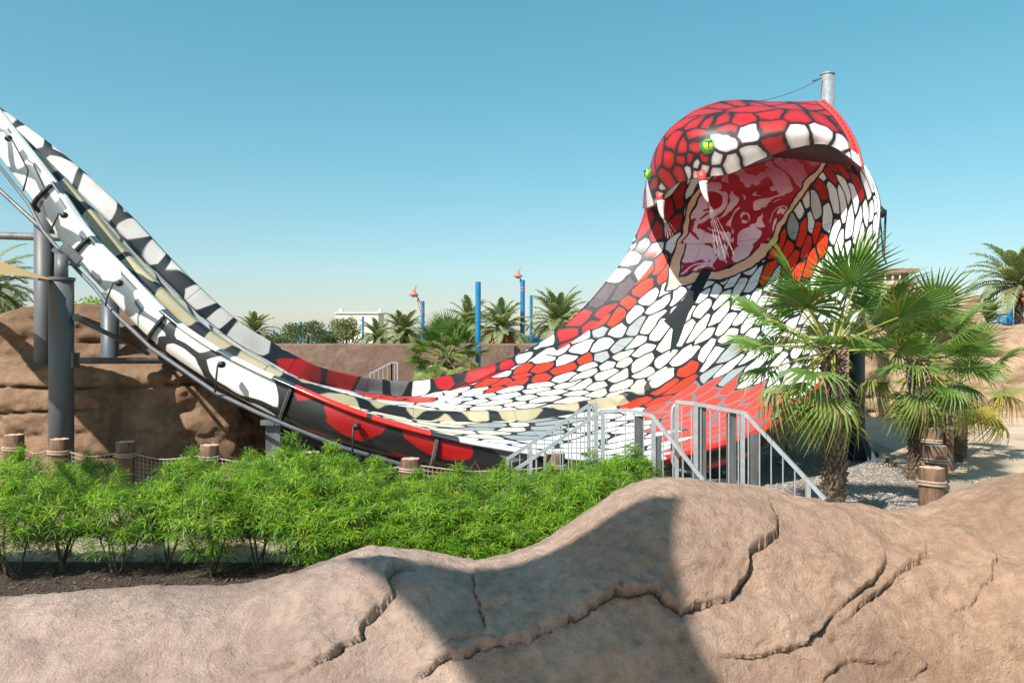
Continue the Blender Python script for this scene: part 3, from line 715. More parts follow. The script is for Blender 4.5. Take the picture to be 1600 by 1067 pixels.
# black brackets with cable on the hood's outer edge
mb = MB()
mb.tube([at(1372, 318, 16.2), at(1384, 330, 16.2), at(1381, 400, 15.8), at(1385, 412, 15.7), at(1368, 416, 15.7)], .022, 6)
mb.tube([at(1374, 322, 16.2), at(1380, 400, 15.8)], .015, 6); mb.tube([at(1370, 330, 16.0), at(1382, 334, 16.0)], [.1, .09], 10); mb.tube([at(1362, 452, 15.6), at(1374, 456, 15.6)], [.09, .08], 10)
reparent(mb.build('hose_bracket', M['black'], smooth=True))

# ------------------------------------------------------------------ water feed pipe and risers
feed = empty('water_feed_pipe', at(400, 643, 12.2)); tag(feed, 'long grey water pipe slung beneath the near edge of the slide', 'pipe')
def kid(o, p):
    o.parent = p; o.matrix_parent_inverse = Matrix.Translation(-Vector(p.location)); return o
mb = MB(); mb.tube([at(*p) for p in ((-20, 235, 14.0), (45, 318, 13.7), (67, 360, 13.5), (101, 400, 13.3), (149, 450, 13.0), (175, 485, 12.8), (236, 543, 12.5), (337, 613, 12.1), (400, 643, 11.95), (453, 666, 11.9), (537, 699, 11.9), (631, 726, 12.1), (760, 755, 12.4))], .034, 8)
kid(mb.build('pipe', M['pipe'], smooth=True), feed)
for pts, val in (([(12, 216, 13.9), (20, 220, 13.8), (44, 266, 13.7), (40, 285, 13.7), (36, 298, 13.6)], (37, 293)), ([(99, 336, 13.35), (92, 333, 13.3), (80, 358, 13.3), (78, 363, 13.3)], (78, 361)),
                 ([(185, 442, 12.75), (177, 441, 12.7), (167, 466, 12.7), (165, 478, 12.7)], (165, 470)), ([(345, 569, 12.0), (340, 570, 11.9), (337, 598, 11.9), (336, 612, 12)], (336, 601)),
                 ([(556, 666, 11.75), (552, 667, 11.7), (551, 700, 11.7), (550, 712, 11.8)], (551, 698))):
    mb = MB(); mb.tube([at(*p) for p in pts], .016, 6); Y0 = pts[0][2]
    mb.tube([at(pts[0][0] + 3, pts[0][1], Y0 + .12), at(pts[0][0], pts[0][1], Y0 - .03)], .055, 10)
    rs_ = kid(mb.build('riser', M['black'], smooth=True), feed)
    mb = MB(); mb.box(at(val[0], val[1], pts[-1][2] - .02), (.06, .07, .08)); mb.box(at(val[0] + 3, val[1] - 2, pts[-1][2] - .02), (.07, .03, .03))
    v_ = mb.build('valve', M['valve']); v_.parent = rs_; v_.matrix_parent_inverse = Matrix.Translation(-Vector(feed.location))

# ------------------------------------------------------------------ columns
def pole_thing(name, base, top, r, m, label, cat, extras=None, group=None):
    base, top = Vector(base), Vector(top); t_ = empty(name, base); tag(t_, label, cat, group)
    mb = MB(); mb.tube([base, base.lerp(top, .5), top], r, 28)
    kid(mb.build('shaft', m, smooth=False), t_)
    for p in t_.children:
        for f in p.data.polygons: f.use_smooth = len(f.vertices) == 4
    if extras: extras(t_)
    return t_
def gpt(px, Y, z): return Vector(((px - 800) / FX * Y, Y, z))
def ex1(t_):
    mb = MB(); mb.tube([gpt(96, 12.9, at(0, 436, 12.9).z - .02), gpt(96, 12.9, at(0, 436, 12.9).z + .03)], .21, 28); kid(mb.build('cap', M['column']), t_)
    mb = MB(); mb.tube([gpt(96, 12.9, 3.45), gpt(97, 12.95, 3.9)], .1, 14); kid(mb.build('post', M['column'], smooth=True), t_)
    mb = MB(); mb.box(at(104, 402, 13.1), (.38, .35, .06), Matrix.Rotation(R(42), 3, 'Y')); mb.box(at(112, 395, 13.1), (.4, .06, .14), Matrix.Rotation(R(42), 3, 'Y')); kid(mb.build('bracket', M['galvdark']), t_)
pole_thing('steel_column', gpt(96, 12.9, 0), gpt(96, 12.9, at(0, 437, 12.9).z), .19, M['column'], 'thick dark grey steel column with a bracket on top, in front of the rocks', 'column', ex1)
pole_thing('steel_column', gpt(69, 15.3, 0), gpt(69, 15.3, at(0, 318, 15.3).z), .18, M['column'], 'tall grey steel column rising out of the rock mound to the upper ramp', 'column')
pole_thing('steel_column', gpt(172, 15.6, 0), gpt(172, 15.6, at(0, 457, 15.6).z), .17, M['column2'], 'short blue grey steel column sunk into the rock mound under the ramp', 'column')
def ex2(t_):
    for a in range(8):
        mb = MB(); d = Vector((math.cos(a * math.pi / 4 + .2), math.sin(a * math.pi / 4 + .2), 0)); b0 = Vector(t_.location) + d * .15; s_ = Vector((-d.y, d.x, 0)) * .012
        vs = [b0 + s_, b0 + d * .25 + s_, b0 + Vector((0, 0, .5)) + s_, b0 - s_, b0 + d * .25 - s_, b0 + Vector((0, 0, .5)) - s_]
        mb.add(vs, [(0, 1, 2), (5, 4, 3), (0, 3, 4, 1), (1, 4, 5, 2), (2, 5, 3, 0)]); kid(mb.build('gusset', M['column2']), t_)
    mb = MB(); mb.tube([Vector(t_.location), Vector(t_.location) + Vector((0, 0, .03))], .45, 24); kid(mb.build('base_plate', M['column2']), t_)
pole_thing('steel_column', gpt(1339, 15.9, 0), gpt(1339, 15.9, 3.6), .155, M['column2'], 'blue grey steel column with a gusseted foot under the snake hood', 'column', ex2)
def ex3(t_):
    mb = MB(); mb.tube([Vector(gpt(1293, 20.2, at(0, 117, 20.2).z)), Vector(gpt(1293, 20.2, at(0, 115, 20.2).z))], .19, 20); kid(mb.build('cap', M['pole']), t_)
pole_thing('steel_mast', gpt(1293, 20.2, 0), gpt(1293, 20.2, at(0, 117, 20.2).z), .17, M['pole'], 'bare silver steel mast sticking up behind the snake head', 'mast', ex3)
mb = MB()
a, b = at(1284, 122, 20.1), at(1160, 162, 17.9)
mb.tube([a.lerp(b, s) - Vector((0, 0, .12 * math.sin(math.pi * s))) for s in np.linspace(0, 1, 8)], .009, 4); mb.tube([a, a.lerp(b, .13)], .02, 5)
tag(mb.build('guy_wire', M['pipe']), 'thin guy wire from the silver mast to the top of the snake head', 'wire')
mb = MB(); mb.tube([at(118, 563, 13.0), at(270, 563, 14.2)], .055, 12); mb.box(at(114, 562, 12.95), (.12, .2, .25))
tag(mb.build('steel_beam', M['galvdark'], smooth=False), 'grey horizontal steel tube joining the thick column to the rocks', 'beam')
mb = MB(); mb.tube([at(-30, 367, 15.4), at(100, 371, 15.2)], .075, 12)
tag(mb.build('steel_beam', M['galvdark']), 'grey horizontal steel tube crossing the tall column high up', 'beam')
mb = MB(); mb.tube([at(-30, 270, 15.2), at(66, 358, 15.0)], .04, 10)
tag(mb.build('steel_brace', M['galvdark']), 'thin slanting steel brace running up left from the tall column', 'brace')
mb = MB(); mb.tube([at(118, 496, 13.0), at(232, 552, 14.0)], .04, 10); mb.tube([at(120, 496, 12.95), at(120, 496, 12.8)], .07, 10)
tag(mb.build('steel_brace', M['galvdark']), 'slanting steel brace between the thick column and the ramp', 'brace')
# timber-and-steel frame carrying the ramp foot
t_ = empty('support_frame', gpt(430, 12.6, 0)); tag(t_, 'galvanised steel support frame under the foot of the ramp', 'support frame')
mb = MB(); mb.box(gpt(430, 12.6, .55), (.24, .24, 1.1)); kid(mb.build('post', M['galvdark']), t_)
mb = MB(); mb.box(gpt(432, 12.55, 1.14), (.42, .34, .08)); mb.bar(gpt(424, 12.4, 1.1), gpt(447, 12.4, 1.45), .06, .06); kid(mb.build('bracket', M['galvdark']), t_)
mb = MB(); mb.bar(gpt(440, 12.6, .95), gpt(520, 13.4, .62), .09, .12); mb.bar(gpt(440, 12.9, .8), gpt(640, 14.5, .4), .09, .12); kid(mb.build('beam', M['galvdark']), t_)
t_ = empty('support_frame', gpt(664, 12.6, 0)); tag(t_, 'low steel trestle holding the slide beside the middle red blotches', 'support frame')
for pxx in (655, 672):
    mb = MB(); mb.box(gpt(pxx, 12.7, .25), (.1, .1, .5)); kid(mb.build('leg', M['galvdark']), t_)
mb = MB(); mb.box(gpt(664, 12.7, .53), (.5, .12, .06)); kid(mb.build('beam', M['galvdark']), t_)
# interior supports under the bowl, seen in the shade
for i, (px_, Y_) in enumerate(((1120, 14.2), (1235, 15.2), (560, 15.5), (900, 15))):
    t_ = empty('bowl_support', gpt(px_, Y_, 0)); tag(t_, ['dark steel support under the bowl behind the tall railing', 'dark steel support under the bowl beside the fan palm trunk', 'dark steel support under the ramp foot behind the hedge', 'dark steel support under the slide behind the stair railings'][i], 'support', 'steel supports hidden in shade below the slide')
    k_h = [.75, 1.0, .9, .6][i]
    mb = MB(); mb.box(gpt(px_, Y_, k_h / 2), (.16, .16, k_h)); kid(mb.build('post', M['galvdark']), t_)
    mb = MB(); mb.box(gpt(px_, Y_, .02), (.4, .4, .04)); kid(mb.build('base_plate', M['galvdark']), t_)

# ------------------------------------------------------------------ rocks
def rock_body(name, fr, label, cat, m, kind=None):
    o = grid_mesh(name, fr, m); tag(o, label, cat, kind=kind); return o
# foreground wall
prof = [(-420, 955), (-200, 948), (0, 938), (150, 921), (300, 915), (400, 909), (450, 893), (520, 868), (590, 855), (650, 857), (700, 868), (740, 877), (765, 872), (800, 862), (850, 843), (900, 810), (950, 775), (990, 752), (1030, 742), (1080, 742), (1140, 752), (1200, 764), (1260, 772), (1300, 780), (1350, 790), (1400, 795), (1450, 789), (1480, 779), (1520, 763), (1560, 752), (1620, 735), (1800, 720), (2000, 730)]
pxs = np.array([p[0] for p in prof]); pys = np.array([p[1] for p in prof])
Yt = np.interp
fx_ = np.linspace(-420, 2000, 1300)
topY = np.interp(fx_, [-420, 0, 400, 750, 1050, 1400, 1600, 2000], [3.5, 3.6, 3.8, 4.0, 4.2, 4.5, 4.5, 4.2])
tpy = np.interp(fx_, pxs, pys)
kern = np.hanning(31); kern /= kern.sum(); tpy = np.convolve(np.pad(tpy, 15, 'edge'), kern, 'valid')
XT = (fx_ - 800) / FX * topY; ZT = EYE - (tpy - HY) / FX * topY
# cross-section (dy toward camera, dz down), rounded block
tt = np.linspace(0, 1, 330)
def cs(t_, wid):
    # t 0 = back foot, .28 = crest, 1 = front foot
    y = np.interp(t_, [0, .10, .20, .28, .36, .46, .58, .72, .86, 1], [.75, .70, .42, 0, -.32, -.62, -.86, -1.05, -1.18, -1.25])
    z = np.interp(t_, [0, .10, .20, .28, .36, .46, .58, .72, .86, 1], [-1.9, -.75, -.13, 0, -.045, -.19, -.42, -.80, -1.25, -1.9])
    return y, z
cy, cz = cs(tt, 1); ks2 = np.hanning(35); ks2 /= ks2.sum()
cy = np.convolve(np.pad(cy, 17, 'edge'), ks2, 'valid'); cz = np.convolve(np.pad(cz, 17, 'edge'), ks2, 'valid')
cz -= cz.max()
XX = np.repeat(XT[:, None], len(tt), 1); YY = topY[:, None] + cy[None, :] * 1.0; ZZ = ZT[:, None] + cz[None, :]
ZZ = np.maximum(ZZ, -.05)
XX = XX + 0 * YY
X0, Y0, Z0 = XX.copy(), YY.copy(), ZZ.copy()
s_ = X0; q_ = np.cumsum(np.hypot(np.gradient(cy), np.gradient(cz)))[None, :] + 0 * X0
big = fbm(X0 * .9, Y0 * .9 + 3, Z0 * 1.1, 4) * .075 - np.abs(fbm((X0 + Z0 * .9) * 1.5, Y0 * 1.2, (Z0 - X0 * .6) * .5, 3)) * .07
mid_ = fbm(X0 * 3.4, Y0 * 3.4, Z0 * 4.4, 4) * .018 - np.abs(fbm(X0 * 2.1 + 4, Y0 * 2.1, Z0 * 3.0, 3)) * .022
fine = fbm(X0 * 24, Y0 * 24, Z0 * 24, 3) * .0045
pxm, pym = project(np.stack([X0, Y0, Z0], -1))
disp = mid_ + fine + big * sstep(.30, .42, tt)[None, :]
# cracks: ledges that overhang (position in the wall's own coordinates taken from where they lie)
CR = [([(450, 1062), (520, 1018), (560, 990), (590, 955), (612, 925), (600, 905), (618, 888), (650, 888)], 1), ([(735, 885), (742, 900), (750, 960), (760, 1000)], .6),
      ([(800, 1020), (870, 990), (930, 945), (965, 925), (990, 932), (1030, 918), (1070, 948), (1095, 930), (1150, 915), (1170, 880), (1180, 850), (1212, 820), (1213, 795), (1200, 780)], 1.2),
      ([(1140, 1030), (1240, 1015), (1290, 985), (1330, 930), (1375, 890), (1392, 862), (1380, 825)], 1.1), ([(1330, 970), (1380, 905), (1420, 880), (1448, 860), (1446, 832)], .9),
      ([(1440, 1067), (1470, 1030), (1440, 1000), (1420, 980)], .7), ([(1500, 960), (1545, 910), (1566, 870), (1566, 840)], .6), ([(640, 1067), (700, 1040), (790, 1020), (830, 1005)], .8),
      ([(1290, 1067), (1320, 1040), (1400, 1028)], .5), ([(380, 1055), (430, 1040), (470, 1028)], .4)]
for pts, amp in CR:
    jx = pxm + 7 * fbm(pxm / 30, pym / 30, 4., 3); jy = pym + 7 * fbm(pxm / 30 + 31, pym / 30, 9., 3)
    best = np.full(pxm.shape, 1e9); sgn = np.zeros(pxm.shape); endf = np.ones(pxm.shape)
    tot = len(pts) - 1
    for i, ((x1, y1), (x2, y2)) in enumerate(zip(pts, pts[1:])):
        dx, dy = x2 - x1, y2 - y1; L2 = dx * dx + dy * dy
        tpar = np.clip(((jx - x1) * dx + (jy - y1) * dy) / L2, 0, 1); d = np.hypot(jx - x1 - tpar * dx, jy - y1 - tpar * dy)
        c = d < best; best = np.where(c, d, best); sgn = np.where(c, np.sign((jx - x1) * dy - (jy - y1) * dx), sgn)
        al = (i + tpar) / tot; endf = np.where(c, np.minimum(1, 5 * np.minimum(al, 1 - al) + .15), endf)
    # upper-left plate stands proud and curls into the crack
    rag = 1 + .6 * fbm(pxm / 22, pym / 22, 2.0, 2)
    disp += amp * endf * rag * (np.where(sgn > 0, .036 * np.exp(-best / 55), -.016 * np.exp(-best / 26)) - .030 * np.exp(-(best / 2.0) ** 2))
# chipped, rougher patches and thin hairline cracks
chip = sstep(.05, .5, fbm(X0 * 1.7 + 3, Y0 * 1.7, Z0 * 2.2, 3)); disp += chip * (.008 * fbm(X0 * 12, Y0 * 12, Z0 * 15, 3) - .004)
hl = np.abs(fbm(X0 * 1.3 + 11, Y0 * 1.3, Z0 * 1.8, 4)); disp -= .010 * np.exp(-(hl / .012) ** 2) * sstep(-.1, .4, vnoise(X0 * 1.9, Y0 * 1.9, Z0 * 1.9))
# pits
for _ in range(26):
    cx0, cy0, r0 = random.uniform(820, 1600), random.uniform(880, 1060), random.uniform(2.5, 7)
    disp -= .018 * np.exp(-((pxm - cx0) ** 2 + (pym - cy0) ** 2) / (r0 * r0))
pit = vnoise(X0 * 30, Y0 * 30, Z0 * 30); disp -= .006 * sstep(.55, .8, pit) * sstep(900, 960, pym) * sstep(900, 1100, pxm)
ny = -np.gradient(cz); nz_ = np.gradient(cy); nl_ = np.hypot(ny, nz_); ny, nz_ = ny / nl_, nz_ / nl_
if nz_[int(.28 * len(tt))] < 0: ny, nz_ = -ny, -nz_
YY = Y0 + ny[None, :] * disp; ZZ = Z0 + nz_[None, :] * disp
rock_body('rock_wall', np.stack([XX, YY, ZZ], -1), 'low rounded pink sandstone wall with long cracks, nearest the camera', 'rock wall', M['rock'])

def fr_0(zz, x, y, seed):   # stepped strata, each course bulging a little
    l_ = zz * 2.2 + .5 * vnoise(x * .5 + seed, y * .5, zz * .3) + .5; f = l_ - np.floor(l_); return np.sin(f * math.pi) ** .6 * (1 + .5 * vnoise(x * .9, y * .9, np.floor(l_) * 2.3))
def rock_wall(name, pts, base_z, tops, label, m, amp=.12, res=.08, slope=.12, depth=2.2, ledges=.08, cat='rock', seed=0, flat=False):
    """pts: plan polyline of the face; tops: heights; goes back over the top by depth"""
    pts = np.array(pts, float); seg = np.concatenate([[0], np.cumsum(np.linalg.norm(np.diff(pts, axis=0), axis=1))]); L = seg[-1]
    n = int(L / res); s = np.linspace(0, L, n); px_, py_ = np.interp(s, seg, pts[:, 0]), np.interp(s, seg, pts[:, 1])
    kk2 = np.hanning(13); kk2 /= kk2.sum(); sm_ = lambda a: np.convolve(np.pad(a, 6, 'edge'), kk2, 'valid')
    px_, py_ = sm_(px_), sm_(py_); H = sm_(np.interp(s, seg, tops)) + (0 if flat else .12 * vnoise(s * .7 + seed, s * 0))
    tx, ty = np.gradient(px_), np.gradient(py_); tl = np.hypot(tx, ty); nx, ny2 = -ty / tl, tx / tl   # points to the back (left-hand side)
    m1 = int(max(H) / res) + 4; m2 = int(depth / res / 1.3)
    a = np.concatenate([np.linspace(0, 1, m1), np.ones(m2)]); bk = np.concatenate([np.zeros(m1), np.linspace(0.02, 1, m2)])
    hgt = a[None, :] * H[:, None]
    rnd = (0 if flat else .35) * np.clip((a[None, :] - .8) / .2, 0, 1) ** 2
    back = a[None, :] * slope * H[:, None] + rnd + bk[None, :] * depth
    zz = base_z + hgt + (0 if flat else .15) * np.sin(np.clip(bk * 3.1, 0, 3.1))[None, :]
    x = px_[:, None] + nx[:, None] * back; y = py_[:, None] + ny2[:, None] * back
    d = amp * fbm(x * .8 + seed, y * .8, zz * 1.3, 4) + (0 if flat else 1) * amp * .5 * (fr_0(zz, x, y, seed)) + amp * .25 * fbm(x * 5, y * 5, zz * 7, 3)
    lay = zz * 2.2 + .5 * vnoise(x * .5 + seed, y * .5, zz * .3); fr_ = lay - np.floor(lay)
    lm_ = sstep(.1, .5, vnoise(x * .45 + 5, y * .45 + seed, np.floor(lay) * 3.7))
    d -= ledges * np.exp(-((fr_ - .5) / .035) ** 2) * lm_ * (a[None, :] < 1)
    x = x - nx[:, None] * d; y = y - ny2[:, None] * d; zz = zz + .3 * d * (a[None, :] >= 1)
    return rock_body(name, np.stack([x, y, zz], -1), label, cat, m)
# mound behind the left columns: two tiers
rock_wall('rock_mound', [(-14.5, 15.5), (-11, 14.6), (-8.6, 14.2), (-6.5, 14.1), (-5.2, 14.6), (-4.7, 16.2), (-4.9, 19)], -.05, [1.9, 2.05, 1.95, 2.1, 1.9, 1.4, 1.3], 'brown layered rock mound with dark water stains under the ramp', M['rockhill'], .16, .045, .10, 2.4, .22, 'rock mound', 3)
rock_wall('rock_outcrop', [(-15.5, 16.8), (-12.6, 16.2), (-10.6, 15.9), (-9.0, 16.2), (-7.2, 16.7), (-5.9, 17.5)], 1.4, [1.15, 1.35, 1.75, 1.75, 1.2, .35], 'darker rounded rock outcrop topping the brown mound', M['rockhill'], .16, .06, .30, 2.5, .14, 'rock', 9)
# far wall
rock_wall('boundary_wall', [(-11, 28.5), (1.1, 28.3), (1.2, 27.6), (9, 27.2)], -.05, [2.43, 2.43, 2.43, 2.43], 'long flat topped mauve brown wall behind the slide', M['farwall'], .05, .12, .0, .6, .0, 'wall', 5, True)
# right: low cliff, boulders on top
rock_wall('rock_cliff', [(9.5, 25.5), (12, 25), (15.5, 24.8), (19, 24.4), (24, 23.5)], -.05, [2.6, 2.65, 2.8, 2.9, 3.0], 'tan cracked rock cliff along the far side of the path', M['rockfar'], .16, .08, .12, 3.0, .2, 'rock cliff', 21)
def boulder(px_, py_, Y_, rx, ry, rz, label, m, seed):
    u = np.linspace(0, 2 * np.pi, 97); v_ = np.linspace(-.5 * np.pi, .5 * np.pi, 60); Uu, Vv = np.meshgrid(u, v_, indexing='ij')
    n_ = np.stack([np.cos(Uu) * np.cos(Vv), np.sin(Uu) * np.cos(Vv), np.sin(Vv)], -1)
    sq = np.sign(n_) * np.abs(n_) ** .7
    r_ = 1 + .16 * fbm(n_[..., 0] * 1.3 + seed, n_[..., 1] * 1.3, n_[..., 2] * 1.3, 3) + .05 * fbm(n_[..., 0] * 5 + seed, n_[..., 1] * 5, n_[..., 2] * 6, 3) - .06 * np.exp(-(fbm(n_[..., 0] * 1.6 + seed, n_[..., 1] * 1.6, n_[..., 2] * 2.2 + 7, 3) / .05) ** 2)
    c = np.array(at(px_, py_, Y_)); P_ = c + sq * r_[..., None] * np.array([rx, ry, rz])
    return rock_body('boulder', P_, label, 'boulder', m)
boulder(1403, 468, 25, .62, .8, .62, 'tan boulder beside the snake hood, below the window kiosk', M['rockfar'], 1)
boulder(1433, 476, 25.4, .62, .8, .5, 'tan boulder second from the snake hood on the cliff top', M['rockfar'], 2)
boulder(1462, 482, 25, .55, .8, .52, 'tan boulder under the flat brown roof', M['rockfar'], 3)
boulder(1500, 488, 25, .56, .8, .60, 'squarish tan boulder with a dark side at the end of the row', M['rockfar'], 4)
boulder(1440, 512, 26, 1.8, .8, .8, 'wide tan boulder base half hidden behind the palm crowns', M['rockfar'], 5)
boulder(1545, 516, 27, .75, .7, .2, 'flat low boulder lying on the cliff top before the date palms', M['rockfar'], 6)

# ------------------------------------------------------------------ kiosks and far building
t_ = empty('kiosk', gpt(1392, 30, 0)); tag(t_, 'small brown kiosk with a white framed window above the boulders', 'kiosk')
zt = at(0, 423, 30).z
mb = MB(); mb.box(gpt(1390, 30.6, zt / 2), (.9, 1.2, zt - .1)); kid(mb.build('wall', M['kiosk']), t_)
mb = MB(); mb.box(gpt(1392, 30.6, zt), (1.35, 1.6, .17)); kid(mb.build('roof', M['kioskroof']), t_)
mb = MB()
for a, b in (((1383, 427), (1406, 427)), ((1383, 441), (1406, 441)), ((1383, 427), (1383, 441)), ((1394.5, 427), (1394.5, 441)), ((1406, 427), (1406, 441))): mb.bar(at(*a, 29.9), at(*b, 29.9), .05, .06)
f_ = kid(mb.build('window_frame', M['white']), t_)
mb = MB()
for x0 in (1384, 1395.5): mb.box(at(x0 + 5, 434, 29.94), (.25, .02, .34))
p_ = mb.build('pane', M['glass']); p_.parent = f_; p_.matrix_parent_inverse = Matrix.Translation(-Vector(t_.location))
t_ = empty('hut', gpt(1455, 30, 0)); tag(t_, 'low hut with a flat tan roof slab behind the cliff boulders', 'hut')
zt = at(0, 449, 30).z
mb = MB(); mb.box(gpt(1455, 30.6, zt / 2), (1.2, 1.2, zt - .1)); kid(mb.build('wall', M['kiosk']), t_)
mb = MB(); mb.box(gpt(1455, 30.6, zt), (1.45, 1.6, .13)); kid(mb.build('roof', M['kioskroof']), t_)
mb = MB(); mb.tube([at(1444, 447, 30.6), at(1444, 428, 30.6)], .012, 5); mb.tube([at(1442, 431, 30.6), at(1446, 431, 30.6)], .01, 5)
tag(mb.build('antenna', M['pipe']), 'thin antenna standing on the flat tan roof', 'antenna')
t_ = empty('white_building', gpt(563, 90, 0)); tag(t_, 'distant pale cream building with a stepped parapet', 'building')
zt = at(0, 490, 90).z
mb = MB(); mb.box(gpt(563, 92, zt / 2), (5.0, 4, zt)); kid(mb.build('wall', M['white']), t_)
mb = MB(); mb.box(gpt(563, 92, zt + .12), (5.3, 4.3, .16)); kid(mb.build('cornice', M['white']), t_)
for x0 in (533, 594):
    mb = MB(); mb.box(gpt(x0, 90.2, zt + .35), (.4, .5, .5)); kid(mb.build('parapet_block', M['white']), t_)
mb = MB(); mb.box(gpt(563, 90.1, zt - 1.2), (4.4, .06, .12)); kid(mb.build('string_course', M['white']), t_)

# ------------------------------------------------------------------ blue poles, lamps, blue frames
def blue_pole(px_, ptop, Y_, r, label, lamp=None, zb=0):
    t_ = empty('lamp_post' if lamp else 'blue_pole', gpt(px_, Y_, 0)); tag(t_, label, 'lamp post' if lamp else 'pole')
    zt = at(0, ptop, Y_).z
    mb = MB(); mb.tube([gpt(px_, Y_, zb), gpt(px_, Y_, zt)], r, 16); kid(mb.build('shaft', M['blue'], smooth=False), t_)
    for z in (zt - .35, zt - .47, (zt + zb) * .55):
        mb = MB(); mb.tube([gpt(px_, Y_, z), gpt(px_, Y_, z + .04)], r * 1.06, 16); kid(mb.build('band', M['lampred'] if lamp else M['blue']), t_)
    if lamp:
        dx, dy = lamp; a = gpt(px_, Y_, zt - .25); hd = at(px_ + dx, ptop + dy, Y_)
        mb = MB(); mb.tube([a, a.lerp(hd, .6) + Vector((0, 0, .1)), hd + Vector((0, 0, .12))], .03, 6); mb.tube([a + Vector((0, 0, -.5)), a.lerp(hd, .6)], .02, 6); mb.bar(hd + Vector((.1, 0, .35)), hd + Vector((0, 0, .1)), .04, .04)
        kid(mb.build('arm', M['lampred']), t_)
        mb = MB(); mb.tube([hd + Vector((0, 0, .22)), hd + Vector((0, 0, .1)), hd, hd - Vector((0, 0, .02))], [.05, .09, .2, .22], 14); kid(mb.build('lamp_shade', M['lampred'], smooth=True), t_)
        mb = MB(); mb.tube([hd - Vector((0, 0, .02)), hd - Vector((0, 0, .10))], [.14, .07], 10); kid(mb.build('lamp_glass', M['white'], smooth=True), t_)
blue_pole(747, 440, 26.6, .095, 'tallest blue pole, standing in front of the brown wall beside the fan palm')
blue_pole(660.5, 470, 31, .075, 'blue lamp post with a long red arm reaching left, right of the white building', (-14, -10))
blue_pole(816.5, 437, 33, .10, 'blue lamp post with a red lamp close to its top, right of the tallest pole', (-7, -6))
blue_pole(830, 461, 37, .075, 'slim blue pole just right of the blue post with the red lamp')
blue_pole(759, 488, 45, .06, 'short blue pole top between the two background palms')
blue_pole(470, 502, 38, .06, 'blue pole among the small dark tree left of the white building')
blue_pole(567, 494, 40, .06, 'blue pole in front of the white building')
blue_pole(428, 514, 45, .05, 'short thin blue pole, farthest left over the brown wall')
blue_pole(487, 517, 46, .05, 'stubby blue pole between the small dark tree and the blue frame')
blue_pole(1578, 472, 33, .12, 'thick blue post under the date palm at the right edge')
def frame_thing(name, x0, x1, y0, y1, Y_, nv, nh, label, th=.08, panel=True):
    t_ = empty(name, gpt((x0 + x1) / 2, Y_, 0)); tag(t_, label, 'frame')
    mb = MB()
    for i in range(nv + 1):
        x = x0 + (x1 - x0) * i / nv; mb.bar(gpt(x, Y_, 0), at(x, y0, Y_), th, th)
    kid(mb.build('uprights', M['blue']), t_)
    for j in range(nh):
        y = y0 + (y1 - y0) * j / max(1, nh - 1); mb = MB(); mb.bar(at(x0, y, Y_), at(x1, y, Y_), th, th); kid(mb.build('rail', M['blue']), t_)
frame_thing('blue_pergola', 492, 525, 518, 528, 48, 5, 2, 'low blue pergola frame left of the white building', .1)
M['bluel'] = mat('turquoise_panel', (.02, .33, .48), .5, (.015, .27, .42), 2)
frame_thing('blue_railing', 1560, 1640, 496, 510, 36, 6, 3, 'turquoise railing at the right edge behind the cliff', .09)
t_ = empty('blue_hut', gpt(848, 40, 0)); tag(t_, 'low turquoise hut between the blue posts and the slide edge', 'hut')
mb = MB(); mb.box(gpt(850, 40.8, 1.35), (1.9, 1.4, 2.55)); kid(mb.build('wall', M['bluel']), t_)
mb = MB(); mb.box(gpt(850, 40.8, 2.7), (2.3, 1.8, .12)); kid(mb.build('roof', M['blue']), t_)
t_ = empty('blue_hut', gpt(1592, 38, 0)); tag(t_, 'turquoise building behind the railing at the right edge', 'hut')
mb = MB(); mb.box(gpt(1604, 39, 1.6), (2.2, 1.4, 3.2)); kid(mb.build('wall', M['bluel']), t_)
mb = MB(); mb.box(gpt(1604, 39, 3.27), (2.5, 1.8, .14)); kid(mb.build('roof', M['blue']), t_)

# ------------------------------------------------------------------ palms
def fan_leaf_mesh(name, seed, pet=.8, rad=.7, nseg=34, droop=.35, m=None, spread=250):
    rd = random.Random(seed); mb = MB()
    pts = []; n = 6
    for i in range(n + 1):
        t_ = i / n; pts.append(Vector((pet * t_, 0, -.10 * pet * t_ * t_)))
    mb.tube(pts, [.020, .017, .014, .012, .011, .010, .009], 5, False, 1)
    hub = pts[-1]
    for k in range(nseg):
        a = R(-spread / 2 + spread * (k + .5) / nseg + rd.uniform(-1.5, 1.5)); ln = rad * (1 - .22 * abs(a / R(spread / 2)) ** 2) * rd.uniform(.88, 1.06)
        d = Vector((math.cos(a), math.sin(a), 0)); sd_ = Vector((-d.y, d.x, 0)); w0 = R(spread) / nseg * .5
        lift = .22 * math.cos(a * .7); dr = droop * rd.uniform(.6, 1.5)
        prev = None; vs = []; ST_ = [0, .12, .45, .72, 1.0]
        for i, q in enumerate(ST_):
            z = lift * q * ln * .6 - dr * ln * max(0, q - .35) ** 2 * 2.0
            c = hub + d * (q * ln * (1 - .25 * dr * q)) + Vector((0, 0, z))
            wd = w0 * q * ln if q <= .45 else w0 * .45 * ln * (1 - (q - .45) / .55 * .92)
            wd = max(wd, .002)
            f_ = .45 * wd
            vs += [c - sd_ * wd + Vector((0, 0, -f_)), c + Vector((0, 0, f_)), c + sd_ * wd + Vector((0, 0, -f_))]
        fs = []
        for i in range(len(ST_) - 1):
            a0 = i * 3; fs += [(a0, a0 + 3, a0 + 4, a0 + 1), (a0 + 1, a0 + 4, a0 + 5, a0 + 2)]
        mb.add(vs, fs, 2 if (rd.random() < .06) else 0)
    me = bpy.data.meshes.new(name); me.from_pydata(mb.v, [], mb.f)
    for mm in (m or M['leaf'], M['petiole'], M['leafdry']): me.materials.append(mm)
    me.polygons.foreach_set('material_index', mb.m); me.update(); return me
